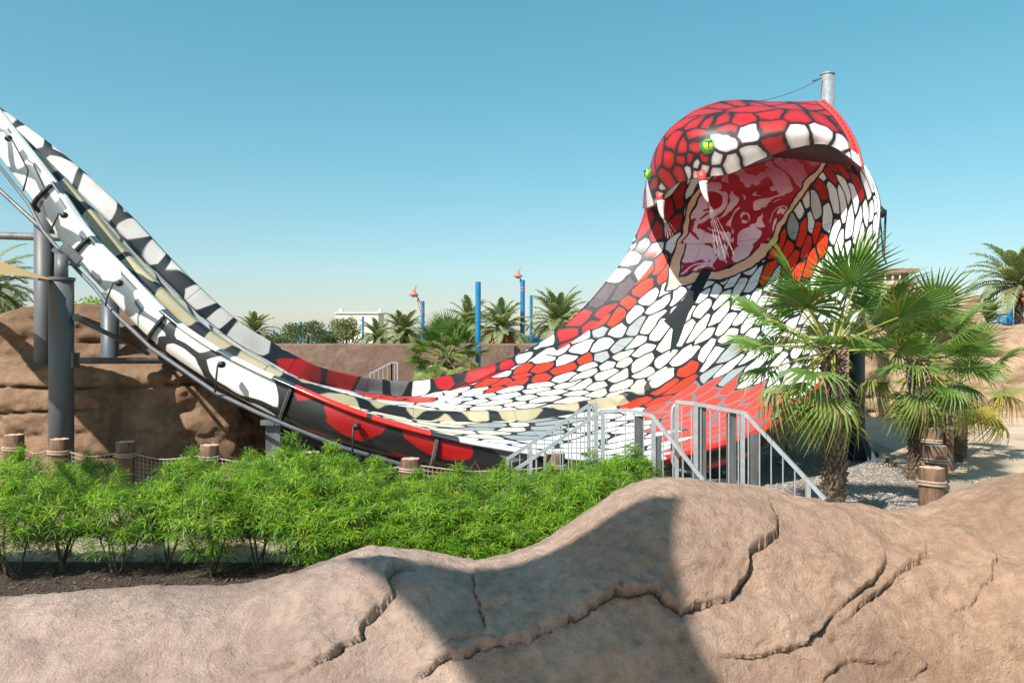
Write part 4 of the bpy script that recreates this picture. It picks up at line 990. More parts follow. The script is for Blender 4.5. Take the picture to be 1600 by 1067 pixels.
FL = [fan_leaf_mesh('leaf', i, droop=d, m=m_) for i, (d, m_) in enumerate(((.15, M['leaf']), (.3, M['leaf']), (.5, M['leaf']), (.8, M['leaf2']), (1.1, M['leaf2']), (1.0, M['leafy']), (.2, M['leaf2'])))]
def palm_trunk(t_, base, top, r, parent, stubs=True, n=14, curve=.05):
    base, top = Vector(base), Vector(top); H = (top - base).length
    mb = MB(); pts = []; rs = []; N_ = 26
    for i in range(N_ + 1):
        q = i / N_; pts.append(base.lerp(top, q) + Vector((curve * math.sin(q * 3), 0, 0))); rs.append(r * (1.08 - .12 * q + .03 * (i % 2)) * (1 + .04 * math.sin(i * 1.7)))
    mb.tube(pts, rs, 18, False); kid(mb.build('trunk', M['trunk'], smooth=True), t_)
    if stubs:
        mb = MB(); rows = int(H / .075)
        for j in range(rows):
            q = (j + .5) / rows; c = base.lerp(top, q) + Vector((curve * math.sin(q * 3), 0, 0))
            for k in range(n):
                a = 2 * math.pi * (k + .5 * (j % 2)) / n + random.uniform(-.1, .1); d = Vector((math.cos(a), math.sin(a), 0)); s_ = Vector((-d.y, d.x, 0))
                wd = r * .20; ln = random.uniform(.03, .055) * (1 + 1.6 * max(0, q - .72) / .28); hh = .075 * random.uniform(.7, 1.2)
                b0 = c + d * r * .98
                vs = [b0 - s_ * wd + Vector((0, 0, -hh * .5)), b0 + s_ * wd + Vector((0, 0, -hh * .5)), b0 + s_ * wd * .6 + d * ln + Vector((0, 0, hh * .7)), b0 - s_ * wd * .6 + d * ln + Vector((0, 0, hh * .7)), b0 + d * ln * .1 + Vector((0, 0, hh * .75))]
                mb.add(vs, [(0, 1, 2, 3), (3, 2, 4), (0, 3, 4), (1, 4, 2)])
        o_ = kid(mb.build('leaf_stubs', M['boot']), t_); o_['kind'] = 'stuff'
def place_leaf(me, t_, origin, az, el, roll, sc):
    o = bpy.data.objects.new('leaf', me); col.objects.link(o)
    o.matrix_world = Matrix.Translation(origin) @ Matrix.Rotation(az, 4, 'Z') @ Matrix.Rotation(-el, 4, 'Y') @ Matrix.Rotation(roll, 4, 'X') @ Matrix.Scale(sc, 4)
    mw = o.matrix_world.copy(); o.parent = t_; o.matrix_parent_inverse = Matrix.Translation(-Vector(t_.location)); o.matrix_basis = mw
    return o
def fan_palm(px_, Y_, zc, r, label, nleaf, sc, seed, hang=.35, yellow=.1, stubs=True, group=None, lean=0, keep=None):
    rd = random.Random(seed); base = gpt(px_, Y_, 0); t_ = empty('fan_palm', base); tag(t_, label, 'palm tree', group)
    top = Vector((base.x + lean, base.y, zc)); palm_trunk(t_, base, top, r, t_, stubs)
    for i in range(nleaf):
        q = (i + .5) / nleaf; el = R(82) - R(82 + 54) * q ** .85 + R(rd.uniform(-8, 8)); az = i * 2.39996 + rd.uniform(-.25, .25)
        if keep and not keep(q, az): continue
        if q < .25: me = FL[rd.choice((0, 0, 1))]
        elif q < .6: me = FL[rd.choice((0, 1, 2, 6))]
        elif q < .8: me = FL[rd.choice((2, 3, 2))]
        else: me = FL[rd.choice((3, 4, 3))]
        if q > .55 and rd.random() < yellow: me = FL[5]
        o_ = top + Vector((math.cos(az), math.sin(az), 0)) * r * .7 + Vector((0, 0, .12 - .25 * q))
        place_leaf(me, t_, o_, az, el, R(rd.uniform(-25, 25)), sc * rd.uniform(.85, 1.1))
    return t_
fp = fan_palm(1299, 9.9, 2.34, .125, 'tall fan palm in the gravel by the end of the stair railing', 34, 1.0, 11, yellow=.2, keep=lambda q, a: not (q > .55 and math.cos(a) > .25))
# yellow flower stalks hanging on the near palm
mb = MB(); c0 = Vector((gpt(1299, 9.9, 0).x, 9.8, 2.34))
for e in (at(1240, 600, 9.5), at(1297, 650, 9.5), at(1200, 560, 9.4), at(1182, 545, 9.8)):
    m_ = (c0 + e) / 2 + Vector((0, -.1, .22)); mb.tube([c0 * (1 - s) ** 2 + m_ * 2 * s * (1 - s) + e * s * s for s in np.linspace(0, 1, 8)], .009, 5)
kid(mb.build('flower_stalks', M['petiole']), fp)
fan_palm(1432, 13.6, 2.15, .15, 'fan palm behind the timber posts with dark green upper leaves', 34, 1.05, 23, yellow=.2, keep=lambda q, a: not (q > .5 and math.cos(a) < -.8))
fan_palm(1495, 16.2, 1.55, .15, 'fan palm with many yellow drooping leaves beside the path', 20, 1.0, 31, yellow=.75)
fan_palm(697, 25.2, 1.95, .17, 'bushy fan palm in front of the brown wall beyond the slide', 44, .98, 37, yellow=.2)

def frond(mb, o, az, el, L, rd, nl=26, droop=.9, lw=.02):
    pts = []; p = Vector(o); e = el; n = 12
    for i in range(n + 1):
        pts.append(p.copy()); d = Vector((math.cos(az) * math.cos(e), math.sin(az) * math.cos(e), math.sin(e))); p = p + d * (L / n); e -= droop / n * (.5 + 1.1 * i / n)
    mb.tube(pts, [L * .010 * (1 - .8 * i / n) + .003 for i in range(n + 1)], 3, False)
    for k in range(nl):
        q = .12 + .86 * k / nl; f = q * n; i = min(int(f), n - 1); c = pts[i].lerp(pts[i + 1], f - i); t_ = (pts[i + 1] - pts[i]).normalized()
        sd_ = t_.cross(Vector((0, 0, 1)))
        if sd_.length < 1e-3: continue
        sd_.normalize(); up_ = sd_.cross(t_)
        ll = L * .22 * math.sin(math.pi * min(1, q * .9 + .12)) ** .6
        for sg in (-1, 1):
            dd_ = (t_ * .75 + sd_ * sg * .8 + up_ * rd.uniform(.05, .35)).normalized(); tip = c + dd_ * ll - Vector((0, 0, ll * .35)); mid = c + dd_ * ll * .55
            wv = up_.cross(dd_).normalized() * lw
            mb.add([c - wv, c + wv, mid + wv, mid - wv, tip], [(0, 1, 2, 3), (3, 2, 4)])
def date_palm(px_, Y_, zc, L, label, nf=34, seed=1, dates=False, r=.2, lw=.03, nl=22, trunk=True):
    rd = random.Random(seed); base = gpt(px_, Y_, 0); t_ = empty('date_palm', base); tag(t_, label, 'palm tree'); top = Vector((base.x, base.y, zc))
    mb = MB(); mb.tube([base, base.lerp(top, .5), top + Vector((0, 0, .1))], [r, r * .9, r * 1.1], 10); kid(mb.build('trunk', M['trunk'], smooth=True), t_)
    mb = MB()
    for i in range(nf):
        q = (i + .5) / nf; frond(mb, top, i * 2.39996 + rd.uniform(-.3, .3), R(85) - R(95) * q + rd.uniform(-.12, .12), L * rd.uniform(.85, 1.1), rd, nl, 1.0 + .7 * q, lw)
    kid(mb.build('crown', M['date']), t_)
    if dates:
        for i in range(5):
            a = i * 1.3 + .4; c = top + Vector((math.cos(a) * .45, math.sin(a) * .45 - .3, -.35)); mb = MB()
            for k in range(26):
                mb.tube([c + Vector((rd.gauss(0, .12), rd.gauss(0, .12), rd.gauss(0, .16))) , c + Vector((rd.gauss(0, .12), rd.gauss(0, .12), rd.gauss(0, .16) - .1))], .045, 5)
            kid(mb.build('date_bunch', M['dates']), t_)
date_palm(630, 33, 2.75, 1.35, 'low date palm just right of the white building', 34, 41)
date_palm(735, 36, 3.1, 1.75, 'date palm behind the tallest blue pole', 36, 42)
date_palm(783, 33, 2.9, 1.75, 'date palm with orange date bunches between two blue posts', 36, 43, True)
date_palm(873, 35, 3.2, 2.0, 'broad dark date palm beside the rising far edge of the slide', 46, 44)
date_palm(398, 34, 2.8, 1.2, 'small date palm peeping over the ramp at the left end of the brown wall', 30, 45)
date_palm(590, 40, 2.6, 1.5, 'low date palm in front of the white building', 26, 46)
date_palm(1592, 30, 4.6, 2.2, 'tall date palm with orange fruit at the right edge of the picture', 44, 47, True, r=.16)
date_palm(1538, 38, 3.3, 1.8, 'smaller date palm left of the tall one with orange fruit', 34, 48, True)
date_palm(-35, 17.5, 3.6, 1.5, 'palm with its fronds poking in at the left edge above the shade cloth', 40, 49, lw=.014, nl=34)
date_palm(-22, 19, 2.85, 1.4, 'lower palm at the left edge below the shade cloth', 34, 50, lw=.014, nl=34)

def leafy(mb, c, rx, ry, rz, n, size, rd, hollow=.35):
    for _ in range(n):
        while True:
            p = Vector((rd.uniform(-1, 1), rd.uniform(-1, 1), rd.uniform(-1, 1)))
            if hollow < p.length < 1: break
        p = Vector((c[0] + p.x * rx, c[1] + p.y * ry, c[2] + p.z * rz)); a, b = rd.uniform(0, 6.28), rd.uniform(-1, 1)
        d = Vector((math.cos(a) * math.cos(b), math.sin(a) * math.cos(b), math.sin(b))) * size * rd.uniform(.6, 1.3); s_ = d.cross(Vector((rd.random(), rd.random(), rd.random()))).normalized() * size * .35
        mb.add([p, p + d * .5 + s_, p + d, p + d * .5 - s_], [(0, 1, 2, 3)])
def small_tree(px_, Y_, zc, rx, rz, label, m, seed, n=2600, size=.10, cat='tree'):
    rd = random.Random(seed); base = gpt(px_, Y_, 0); t_ = empty('small_tree', base); tag(t_, label, cat)
    mb = MB(); top = base + Vector((0, 0, zc)); mb.tube([base, base + Vector((.05, 0, zc * .5)), top], [.11, .08, .04], 8)
    for i in range(6):
        a = i * 1.05; mb.tube([base + Vector((.03, 0, zc * .45)), base + Vector((math.cos(a) * rx * .4, math.sin(a) * rx * .4, zc * .8)), base + Vector((math.cos(a) * rx * .7, math.sin(a) * rx * .7, zc * 1.02))], [.05, .03, .012], 5)
    kid(mb.build('trunk', M['trunk']), t_)
    mb = MB()
    for i in range(9):
        a = rd.uniform(0, 6.28); q = rd.uniform(.1, .75); leafy(mb, (base.x + math.cos(a) * rx * q, base.y + math.sin(a) * rx * q, zc + rd.uniform(-.4, .55) * rz), rx * .45, rx * .45, rz * .45, n // 9, size, rd, .2)
    kid(mb.build('crown', m), t_)
small_tree(481, 37, 2.75, 1.15, .75, 'dark round little tree over the wall left of the white building', M['treed'], 61)
small_tree(541, 36, 2.95, .95, .7, 'olive green round tree before the white building', M['tree'], 62)
small_tree(512, 40, 2.6, 1.0, .5, 'low scrubby tree between the dark tree and the olive green one', M['treed'], 63)
small_tree(452, 42, 2.6, 1.2, .45, 'low scrubby tree near the thin blue pole', M['treed'], 64)
small_tree(700, 45, 2.9, 2.2, .7, 'dark green tree mass behind the lamp with the long arm', M['treed'], 65, 3200)
small_tree(160, 18.5, 3.1, .75, .5, 'bright leafy shrub behind the short column on the rock mound', M['bush'][1], 66, 2600, .07, 'shrub')
mb = MB(); rd = random.Random(5)
for i in range(60):
    leafy(mb, ((i / 60) * 30 - 15, 48 + rd.uniform(-2, 2), 2.1 + rd.uniform(-.2, .35)), 1.0, 1, .7, 90, .16, rd, 0)
tag(mb.build('distant_foliage', M['treed']), 'dark strip of distant foliage along the top of the brown wall', 'foliage', kind='stuff')
# leafy ground plants by the cliff
for i, (px_, Y_) in enumerate(((1495, 22.5), (1520, 22.8), (1543, 22.6))):
    t_ = empty('ground_plant', gpt(px_, Y_, 0)); tag(t_, ['low broad leaved plant nearest the yellow fan palm at the cliff foot', 'middle one of the low broad leaved plants at the cliff foot', 'low broad leaved plant at the cliff foot, nearest the open path'][i], 'plant', 'broad leaved plants at the foot of the cliff')
    mb = MB(); rd = random.Random(i)
    for k in range(36):
        a = rd.uniform(0, 6.28); ln = rd.uniform(.3, .55); e = rd.uniform(.3, 1.2); d = Vector((math.cos(a) * math.cos(e), math.sin(a) * math.cos(e), math.sin(e))); s_ = Vector((-math.sin(a), math.cos(a), 0)) * .07; b0 = gpt(px_, Y_, .02)
        mb.add([b0, b0 + d * ln * .5 + s_, b0 + d * ln - Vector((0, 0, .08)), b0 + d * ln * .5 - s_], [(0, 1, 2, 3)])
    kid(mb.build('leaves', M['leaf']), t_)

# ------------------------------------------------------------------ timber posts and rope nets
def timber_post(x, y, h, r, label, group, lean=0, rope_z=.78, double=False):
    t_ = empty('timber_post', (x, y, 0)); tag(t_, label, 'post', group); rd = random.Random(int(x * 97 + y * 13)); lx, ly = rd.uniform(-.02, .02), rd.uniform(-.02, .02)
    mb = MB(); n = 20; vs = []
    for z, k in ((0, 1.0), (h * .4, .99), (h * .8, .97), (h - .015, .96), (h, .91)):
        for i in range(n):
            a = 2 * math.pi * i / n; rr_ = r * k * (1 + .02 * math.sin(a * 5 + x * 9)); vs.append((lx * z + math.cos(a) * rr_, ly * z + math.sin(a) * rr_, z))
    fs = [(j * n + i, j * n + (i + 1) % n, (j + 1) * n + (i + 1) % n, (j + 1) * n + i) for j in range(4) for i in range(n)]
    mb.add(vs, fs); o = mb.build('shaft', M['wood'], t_, True)
    mb = MB(); mb.add([(p[0], p[1], h + .001 + .004 * ((i % 3) - 1)) for i, p in enumerate(vs[-n:])] + [(lx * h, ly * h, h + .004)], [(i, (i + 1) % n, n) for i in range(n)]); mb.build('sawn_top', M['woodtop'], t_)
    for z in ((h * rope_z, h * rope_z - .035) + ((h * .42, h * .42 - .03) if double else ())):
        mb = MB(); mb.tube([Vector((lx * z + math.cos(a) * (r + .008), ly * z + math.sin(a) * (r + .008), z + .006 * math.sin(a * 2))) for a in np.linspace(0, 2 * math.pi, 17)], .017, 6, False)
        mb.build('rope_tie', M['rope'], t_, True)
    return t_
def net(a, b, z1, z0, sag, label, cell=.062, r=.0055, group='rope nets between the timber posts'):
    a, b = Vector(a), Vector(b); L = (b - a).length; nc = max(3, int(L / cell)); nr = max(2, int((z1 - z0) / cell))
    t_ = empty('rope_net', a); tag(t_, label, 'rope net', group)
    pt = lambda s, q: a.lerp(b, s) + Vector((0, 0, z0 + (z1 - z0) * q - sag * (1 - (2 * s - 1) ** 2) * (.4 + .6 * q) + .006 * math.sin(s * 71 + q * 9)))
    mb = MB(); mb.tube([pt(s, 1.0) for s in np.linspace(0, 1, 14)], r * 2.2, 6, False); x = mb.build('top_rope', M['rope'], t_, True); x.matrix_parent_inverse = Matrix.Translation(-a)
    mb = MB()
    for j in range(nr): mb.tube([pt(s, j / nr) for s in np.linspace(0, 1, 12)], r, 3, False)
    for i in range(nc + 1): mb.tube([pt(i / nc, q) for q in (0, .33, .66, 1)], r, 3, False)
    x = mb.build('mesh', M['net'], t_); x.matrix_parent_inverse = Matrix.Translation(-a)
GP = 'timber posts of the rope fence by the slide'
lp = [(-110, 12.3, .95), (22, 12.15, .98), (92, 12.0, .93), (197, 11.9, .90), (327, 11.8, .86), (484, 11.6, .78), (640, 11.35, .72), (868, 11.2, .82)]
lab = ['timber post just outside the left edge of the rope fence', 'timber post at the left edge of the rope fence', 'timber post standing against the thick grey column', 'timber post right of the thick column, in front of the stained rock', 'timber post with a pale top before the dark right end of the mound', 'timber post whose pale top peeps over the hedge under the support frame', 'timber post hidden low in the hedge below the red blotches', 'timber post behind the pickets of the left stair railing']
for (px_, Y_, h), l_ in zip(lp, lab):
    g = gpt(px_, Y_, 0); timber_post(g.x, g.y, h, .145, l_, GP, rope_z=.80)
nl_ = ['net from the left frame edge to the first timber post', 'net left of the thick column, between the two leftmost posts', 'net right of the thick grey column', 'net in front of the stained rock face', 'net running into the hedge toward the support frame', 'net behind the hedge under the ramp foot', 'net behind the hedge top below the red blotches, left of the stairs']
for i, (p, q) in enumerate(zip(lp, lp[1:])):
    a, b = gpt(p[0], p[1], 0), gpt(q[0], q[1], 0); d = (b - a).normalized() * .15
    net(a + d, b - d, (p[2] + q[2]) / 2 * .8 + .0, .08, .07, nl_[i])
GR = 'timber posts lining the path'
rp = [(1455, 9.7, .86, .155, 'nearest and stoutest timber post, at the bend of the rock wall'), (1463, 10.9, .98, .15, 'second timber post from the rock wall, its top just above the stout one'),
      (1455, 12.9, 1.0, .14, 'third timber post from the rock wall'), (1460, 14.4, 1.02, .145, 'fourth timber post from the rock wall'), (1459, 15.9, .95, .14, 'fifth timber post from the rock wall'),
      (1477, 17.6, 1.0, .14, 'tall dark timber post beyond the left row, near the path'), (1478, 14.6, 1.05, .13, 'timber post of the outer row beside the shadowed paving'), (1484, 18.9, 1.1, .13, 'farthest timber post, almost behind the yellow palm leaves'), (1466, 18.6, 1.1, .13, 'dark timber post under the palm crown at the row end')]
for px_, Y_, h, r_, l_ in rp:
    g = gpt(px_, Y_, 0); timber_post(g.x, g.y, h, r_, l_, GR, rope_z=.80, double=Y_ < 13)
for i, ((p, q), l_) in enumerate(zip(((0, 1), (1, 2), (2, 3), (3, 4)), ('net between the two nearest posts by the path', 'net between the second and third posts by the path', 'net between the third and fourth posts by the path', 'net between the fourth and fifth posts by the path'))):
    a, b = gpt(rp[p][0] + 5, rp[p][1], 0), gpt(rp[q][0] + 5, rp[q][1], 0); net(a, b, .72, .1, .05, l_, .07, group='rope nets along the path posts')
for i, (px_, Y_) in enumerate(((1492, 18.2), (1484, 15.7))):
    mb = MB(); c = gpt(px_, Y_, .06); mb.box(c, (.38, .3, .12)); tag(mb.build('post_foot', M['black']), ['dark block at the foot of the farthest path posts', 'dark block on the path beside the outer post'][i], 'block')

# ------------------------------------------------------------------ stairs and railings
def railing(label, path, h, tube=.022, posts=(), wide=(), bal=.115, name='stair_railing', baseoff=None, round_end=False):
    """path: (px,py,Y) of the top rail; posts / wide: px positions"""
    P_ = [at(*p) for p in path]; t_ = empty(name, (P_[0].x, P_[0].y, 0)); tag(t_, label, 'railing')
    xs = [p.x for p in P_]
    def top(x):
        for a, b in zip(P_, P_[1:]):
            if (a.x <= x <= b.x): 
                s = (x - a.x) / (b.x - a.x + 1e-9); return a.lerp(b, s)
        return P_[0].copy() if x < xs[0] else P_[-1].copy()
    mb = MB()
    for a, b in zip(P_, P_[1:]): mb.bar(a, b + (b - a).normalized() * .012, .045, .045)
    kid(mb.build('top_rail', M['galv']), t_)
    mb = MB()
    for a, b in zip(P_, P_[1:]): mb.bar(a - Vector((0, 0, h - .08)), b - Vector((0, 0, h - .08)), .03, .03)
    kid(mb.build('bottom_rail', M['galv']), t_)
    x = xs[0] + bal * .6
    first = None
    while x < xs[-1]:
        p = top(x); mb = MB()
        if first is None:
            mb.tube([Vector((0, 0, -h + .08)), Vector((0, 0, -.02))], .0085, 6); first = mb.build('baluster', M['galv'])
            o = first
        else:
            o = first.copy(); col.objects.link(o)
        o.parent = t_; o.matrix_parent_inverse = Matrix.Identity(4); o.location = p - Vector(t_.location)
        x += bal
    for px_ in posts:
        s = [q for q in path]; Y_ = np.interp(px_, [q[0] for q in s], [q[2] for q in s]); x = (px_ - 800) / FX * Y_; p = top(x)
        mb = MB(); mb.box((p.x, p.y, (p.z + max(0, p.z - h - .15)) / 2 - .01), (.05, .05, p.z - max(0, p.z - h - .15))); kid(mb.build('post', M['galv']), t_)
    for px_, dz in wide:
        s = [q for q in path]; Y_ = np.interp(px_, [q[0] for q in s], [q[2] for q in s]); x = (px_ - 800) / FX * Y_; p = top(x); z1 = p.z - dz
        mb = MB(); mb.box((p.x, p.y + .07, z1 / 2), (.105, .09, z1)); kid(mb.build('wide_post', M['galvdark']), t_)
    return t_
railing('rear sloping galvanised railing of the left stair flight', [(792, 717, 10.9), (921, 632, 10.9), (932, 631, 10.9)], .95, posts=(793, 829, 920, 931))
railing('front railing rising up the left stairs and dropping right to the rock wall', [(803, 735, 10.1), (940, 642, 10.1), (980, 640, 10.0), (1019, 649, 9.9), (1098, 748, 9.6)], .98, posts=(809, 942, 1021), wide=((999, .05), (1028, .18)))
railing('tall right hand railing running down toward the fan palm', [(1056, 627, 10.0), (1085, 630, 9.9), (1164, 645, 9.8), (1288, 778, 9.2)], 1.15, posts=(1057, 1087, 1160, 1262), wide=((1098, .03), (1145, .03), (1181, .12)), name='stair_railing')
mb = MB(); mb.tube([at(1056, 630, 10.0), at(1051, 636, 10.0), at(1050, 650, 10.0), at(1050, 720, 10.0), at(1056, 732, 10.0), at(1085, 740, 10.0)], .02, 8)
tag(mb.build('handrail_loop', M['galv'], smooth=True), 'bent galvanised handrail loop at the head of the tall right hand railing', 'handrail')
t_ = empty('entry_stairs', gpt(960, 10.4, 0)); tag(t_, 'galvanised stair flights and landing behind the hedge', 'stairs')
mb = MB(); mb.box(gpt(985, 10.4, .5), (1.3, 1.0, .05)); kid(mb.build('landing', M['galvdark']), t_)
mb = MB(); mb.box(gpt(1105, 10.2, .52), (1.0, .9, .05)); kid(mb.build('landing', M['galvdark']), t_)
for i in range(3):
    mb = MB(); mb.box((gpt(800 + i * 36, 10.5, 0).x + .1, 10.5, .12 + i * .13), (.3, .85, .04)); kid(mb.build('step', M['galvdark']), t_)
for i in range(3):
    mb = MB(); mb.box((gpt(1185, 9.9, 0).x + .15 + i * .28, 9.75, .40 - i * .13), (.3, .85, .04)); kid(mb.build('step', M['galvdark']), t_)
def far_rail(label, x0, x1, y0, y1, Y_, vert, name='far_railing'):
    P_ = [at(x0, y0, Y_), at(x1, y1, Y_)]; t_ = empty(name, (P_[0].x, Y_, 0)); tag(t_, label, 'railing')
    mb = MB(); mb.bar(P_[0], P_[1], .05, .05); kid(mb.build('top_rail', M['galv']), t_)
    for i in range(vert + 1):
        p = P_[0].lerp(P_[1], i / vert); mb = MB(); hw = .045 if i in (0, vert) else .02; mb.box((p.x, p.y, p.z - .6), (hw, hw, 1.2)); kid(mb.build('baluster', M['galv']), t_)
far_rail('low sloping railing of the far stairs before the brown wall', 578, 612, 583, 566, 26, 5)
far_rail('upright end of the far stair railing before the brown wall', 612, 621, 566, 566, 26, 2)
far_rail('narrow sloping railing by the far fan palm', 649, 657, 578, 564, 26, 4)
far_rail('upright narrow railing touching the far fan palm', 657, 664, 564, 564, 26, 3)
t_ = empty('far_stairs', gpt(640, 26.5, 0)); tag(t_, 'far stair landing hidden behind the far edge of the slide', 'stairs'); mb = MB(); mb.box(gpt(635, 26.6, .3), (1.8, 1.2, .6)); kid(mb.build('landing', M['galvdark']), t_)

# ------------------------------------------------------------------ shade sail at the left edge
t_ = empty('shade_sail', at(20, 430, 12.6)); tag(t_, 'sand coloured shade sail corner tied to the thick column', 'shade sail')
c3 = [at(-290, 420, 6.3), at(-200, 330, 15.5), at(84, 437, 12.75)]
mb = MB(); n = 14; vs = []; idx = {}
for i in range(n + 1):
    for j in range(n + 1 - i):
        a, b = i / n, j / n; c = 1 - a - b; p = c3[0] * c + c3[1] * b + c3[2] * a; cen_ = (c3[0] + c3[1] + c3[2]) / 3
        pull = 1.3 * (a * b * c) ** .5 ; e_ = (1 - 4 * (a * b + b * c + a * c) * 0)
        inw = .18 * (4 * a * b * (c < .001) + 4 * b * c * (a < .001) + 4 * a * c * (b < .001)); p = p.lerp(cen_, inw) - Vector((0, 0, .25 * a * b * c * 27 * .5))
        idx[(i, j)] = len(vs); vs.append(p)
fs = []
for i in range(n):
    for j in range(n - i):
        fs.append((idx[(i, j)], idx[(i + 1, j)], idx[(i, j + 1)]))
        if i + j < n - 1: fs.append((idx[(i + 1, j)], idx[(i + 1, j + 1)], idx[(i, j + 1)]))
mb.add(vs, fs); kid(mb.build('cloth', M['sail'], smooth=True), t_)
mb = MB(); mb.tube([at(60, 436, 12.75), at(94, 439, 12.75)], .022, 6); mb.tube([at(70, 437, 12.72), at(78, 438, 12.72)], .035, 6); kid(mb.build('tensioner', M['galvdark']), t_)

# ------------------------------------------------------------------ hedge of narrow leaved shrubs
def bush_mesh(seed, H, rad, nw):
    rd = random.Random(seed); fol = MB(); st = MB(); tips = []
    for s in range(5):
        a = rd.uniform(0, 6.28); q = rd.uniform(.15, .75); top = Vector((math.cos(a) * rad * q, math.sin(a) * rad * q, H * rd.uniform(.75, .98)))
        b0 = Vector((rd.uniform(-.05, .05), rd.uniform(-.05, .05), 0)); m_ = b0.lerp(top, .45) + Vector((rd.uniform(-.05, .05), rd.uniform(-.05, .05), -.02)); pts = [b0, m_, top]
        st.tube(pts, [.013, .009, .004], 5, False)
        for k in range(5):
            f = rd.uniform(.35, .95); c = (b0.lerp(m_, f * 2) if f < .5 else m_.lerp(top, f * 2 - 1)); a2 = rd.uniform(0, 6.28); e = c + Vector((math.cos(a2) * rad * .35, math.sin(a2) * rad * .35, rd.uniform(.1, .3) * H)); st.tube([c, e], [.006, .003], 4, False)
    for w_ in range(nw):
        a = rd.uniform(0, 6.28); q = rd.random() ** .5; z = H * (.30 + .70 * rd.random() ** .75)
        if w_ < 16: z = H * rd.uniform(1.0, 1.16); q = rd.random() * .8
        rl = rad * (1.0 if z > H * .5 else .55 + .9 * (z / H - .25)); lim = math.sqrt(max(.05, 1 - max(0, (z / H - .62) / .42) ** 2))
        c = Vector((math.cos(a) * rl * q * lim, math.sin(a) * rl * q * lim, z)); up = Vector((math.cos(a) * q * .6 + rd.uniform(-.4, .4), math.sin(a) * q * .6 + rd.uniform(-.4, .4), 1)).normalized()
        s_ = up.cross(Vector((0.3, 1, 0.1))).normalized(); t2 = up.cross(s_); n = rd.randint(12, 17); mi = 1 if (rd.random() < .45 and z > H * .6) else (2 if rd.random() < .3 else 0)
        for k in range(n):
            an = k * 2.4 + rd.uniform(-.2, .2); e = rd.uniform(-.35, 1.1); ln = rd.uniform(.08, .155); d = (s_ * math.cos(an) + t2 * math.sin(an)) * math.cos(e) + up * math.sin(e)
            side = d.cross(up)
            if side.length < 1e-3: continue
            side = side.normalized() * rd.uniform(.0034, .0058); b0 = c - up * rd.uniform(0, .07); m_ = b0 + d * ln * .55; tip = b0 + d * ln - Vector((0, 0, ln * .22))
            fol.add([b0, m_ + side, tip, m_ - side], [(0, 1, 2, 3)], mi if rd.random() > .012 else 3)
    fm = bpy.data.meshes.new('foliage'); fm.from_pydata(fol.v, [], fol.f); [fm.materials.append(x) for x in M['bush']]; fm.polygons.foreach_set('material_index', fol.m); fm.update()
    sm_ = bpy.data.meshes.new('stem'); sm_.from_pydata(st.v, [], st.f); sm_.materials.append(M['stem']); sm_.update()
    return fm, sm_
BV = [bush_mesh(100 + i, 1.16, .50, 400) for i in range(6)]
hb = []
row1 = [(-70, 8.6, 1.0), (20, 8.5, 1.02), (95, 8.7, .98), (180, 8.6, 1.0), (262, 8.8, .95), (335, 8.5, 1.0), (405, 8.8, 1.02), (470, 8.5, 1.06), (540, 8.7, 1.05), (610, 8.4, 1.0), (680, 8.3, .95), (745, 8.5, .94), (815, 8.7, .95), (880, 8.9, .95), (945, 9.1, 1.0)]
row2 = [(30, 9.5, 1.0), (140, 9.7, .92), (300, 9.6, .92), (390, 9.6, .98), (455, 9.5, 1.05), (520, 9.6, 1.06), (585, 9.5, 1.0), (650, 9.4, .93), (715, 9.5, .93), (790, 9.6, .92), (860, 9.7, .98), (925, 9.8, 1.0), (985, 9.8, 1.0)]
row3 = [(560, 7.7, .8), (640, 7.6, .82), (720, 7.6, .82), (790, 7.8, .85), (860, 8.0, .88), (500, 7.8, .82)]
spots_all = [((p[0], p[1] - .5, p[2]), 0) for p in row1] + [(p, 1) for p in row2] + [(p, 2) for p in row3]
rowname = ['front row', 'back row', 'lowest']
where = lambda px_: ('beyond the left edge of the picture' if px_ < -20 else 'at the left edge of the picture' if px_ < 60 else 'in front of the thick grey column' if px_ < 160 else 'before the post right of the thick column' if px_ < 240 else 'in front of the stained rock' if px_ < 310 else 'before the pale topped post' if px_ < 370 else 'left of the support frame' if px_ < 430 else 'under the support frame' if px_ < 520 else 'below the first red blotch' if px_ < 575 else 'below the riser valve' if px_ < 630 else 'below the steel trestle' if px_ < 700 else 'below the net under the last red blotch' if px_ < 770 else 'at the foot of the left stair railing' if px_ < 840 else 'before the left stair steps' if px_ < 900 else 'before the stair landing' if px_ < 960 else 'beside the wide stair post')
for i, (p, rw) in enumerate(spots_all):
    fm, sm_ = BV[(i * 5 + i // 6) % 6]; g = gpt(p[0], p[1], 0)
    t_ = empty('shrub', g, random.uniform(0, 6.28)); hs_ = float(np.interp(p[0], [0, 380, 440, 560, 610, 850, 900, 1000], [.86, .86, 1.0, .95, .76, .74, .84, .86])) * random.uniform(.94, 1.08) * (.8 if rw == 2 else 1); t_.scale = (1, 1, hs_ * .95)
    tag(t_, f'narrow leaved {rowname[rw]} hedge shrub {where(p[0])}', 'shrub', 'narrow leaved shrubs of the hedge')
    link('foliage', fm, t_); link('stem', sm_, t_)
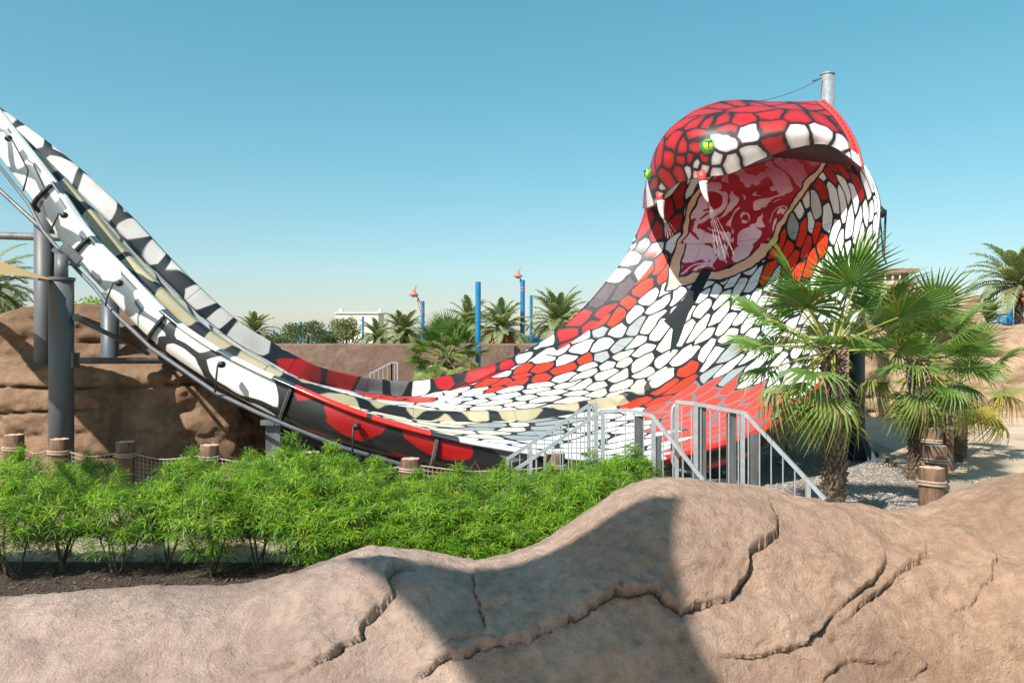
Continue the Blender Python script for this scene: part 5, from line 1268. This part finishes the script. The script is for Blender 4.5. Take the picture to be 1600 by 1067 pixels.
# mulch litter
mb = MB()
for i in range(2600):
    x, y = random.uniform(-6.5, 0), random.uniform(6.6, 8.9); a = random.uniform(0, 3.14); l = random.uniform(.02, .07); d = Vector((math.cos(a), math.sin(a), random.uniform(-.1, .3))) * l; s_ = Vector((-d.y, d.x, 0)) * .14; p = Vector((x, y, .015))
    mb.add([p - s_, p + d - s_, p + d + s_, p + s_], [(0, 1, 2, 3)], random.randrange(2))
tag(mb.build('mulch_litter', [M['soil'], M['wood']]), 'dry twigs and bark mulch scattered under the hedge', 'mulch', kind='stuff')

# ------------------------------------------------------------------ overhead sail added out of view, shaped to shade the rock wall
def on_rock(px_, py_, Y_, zc):
    p = at(px_, py_, Y_); k = (zc - p.z) / SUN_FROM.z; return p + SUN_FROM * k
cs4 = [on_rock(1080, 800, 4.0, 7.3), on_rock(540, 878, 3.8, 7.6), on_rock(790, 1180, 2.9, 7.2), on_rock(1150, 1120, 2.9, 7.0)]
t_ = empty('shade_sail', cs4[0]); tag(t_, 'unseen overhead sail added to cast a rounded shadow across the nearest rock wall', 'shade sail')
mb = MB(); n = 18; vs = []
cm = sum(cs4, Vector()) / 4
for i in range(n + 1):
    for j in range(n + 1):
        a, b = i / n, j / n; p = cs4[0] * (1 - a) * (1 - b) + cs4[1] * a * (1 - b) + cs4[2] * a * b + cs4[3] * (1 - a) * b
        ed = .16 * (4 * a * (1 - a) * abs(2 * b - 1) ** 3 + 4 * b * (1 - b) * abs(2 * a - 1) ** 3); vs.append(p.lerp(cm, ed))
mb.add(vs, [(i * (n + 1) + j, (i + 1) * (n + 1) + j, (i + 1) * (n + 1) + j + 1, i * (n + 1) + j + 1) for i in range(n) for j in range(n)])
kid(mb.build('cloth', M['sail'], smooth=True), t_)
for c_, e_ in ((cs4[1], Vector((-12, 0, 8.2))), (cs4[2], Vector((-10, -9, 8.0))), (cs4[3], Vector((-1, -9, 8.0)))):
    mb = MB(); mb.tube([c_, e_], .012, 5); kid(mb.build('cable', M['pipe']), t_)
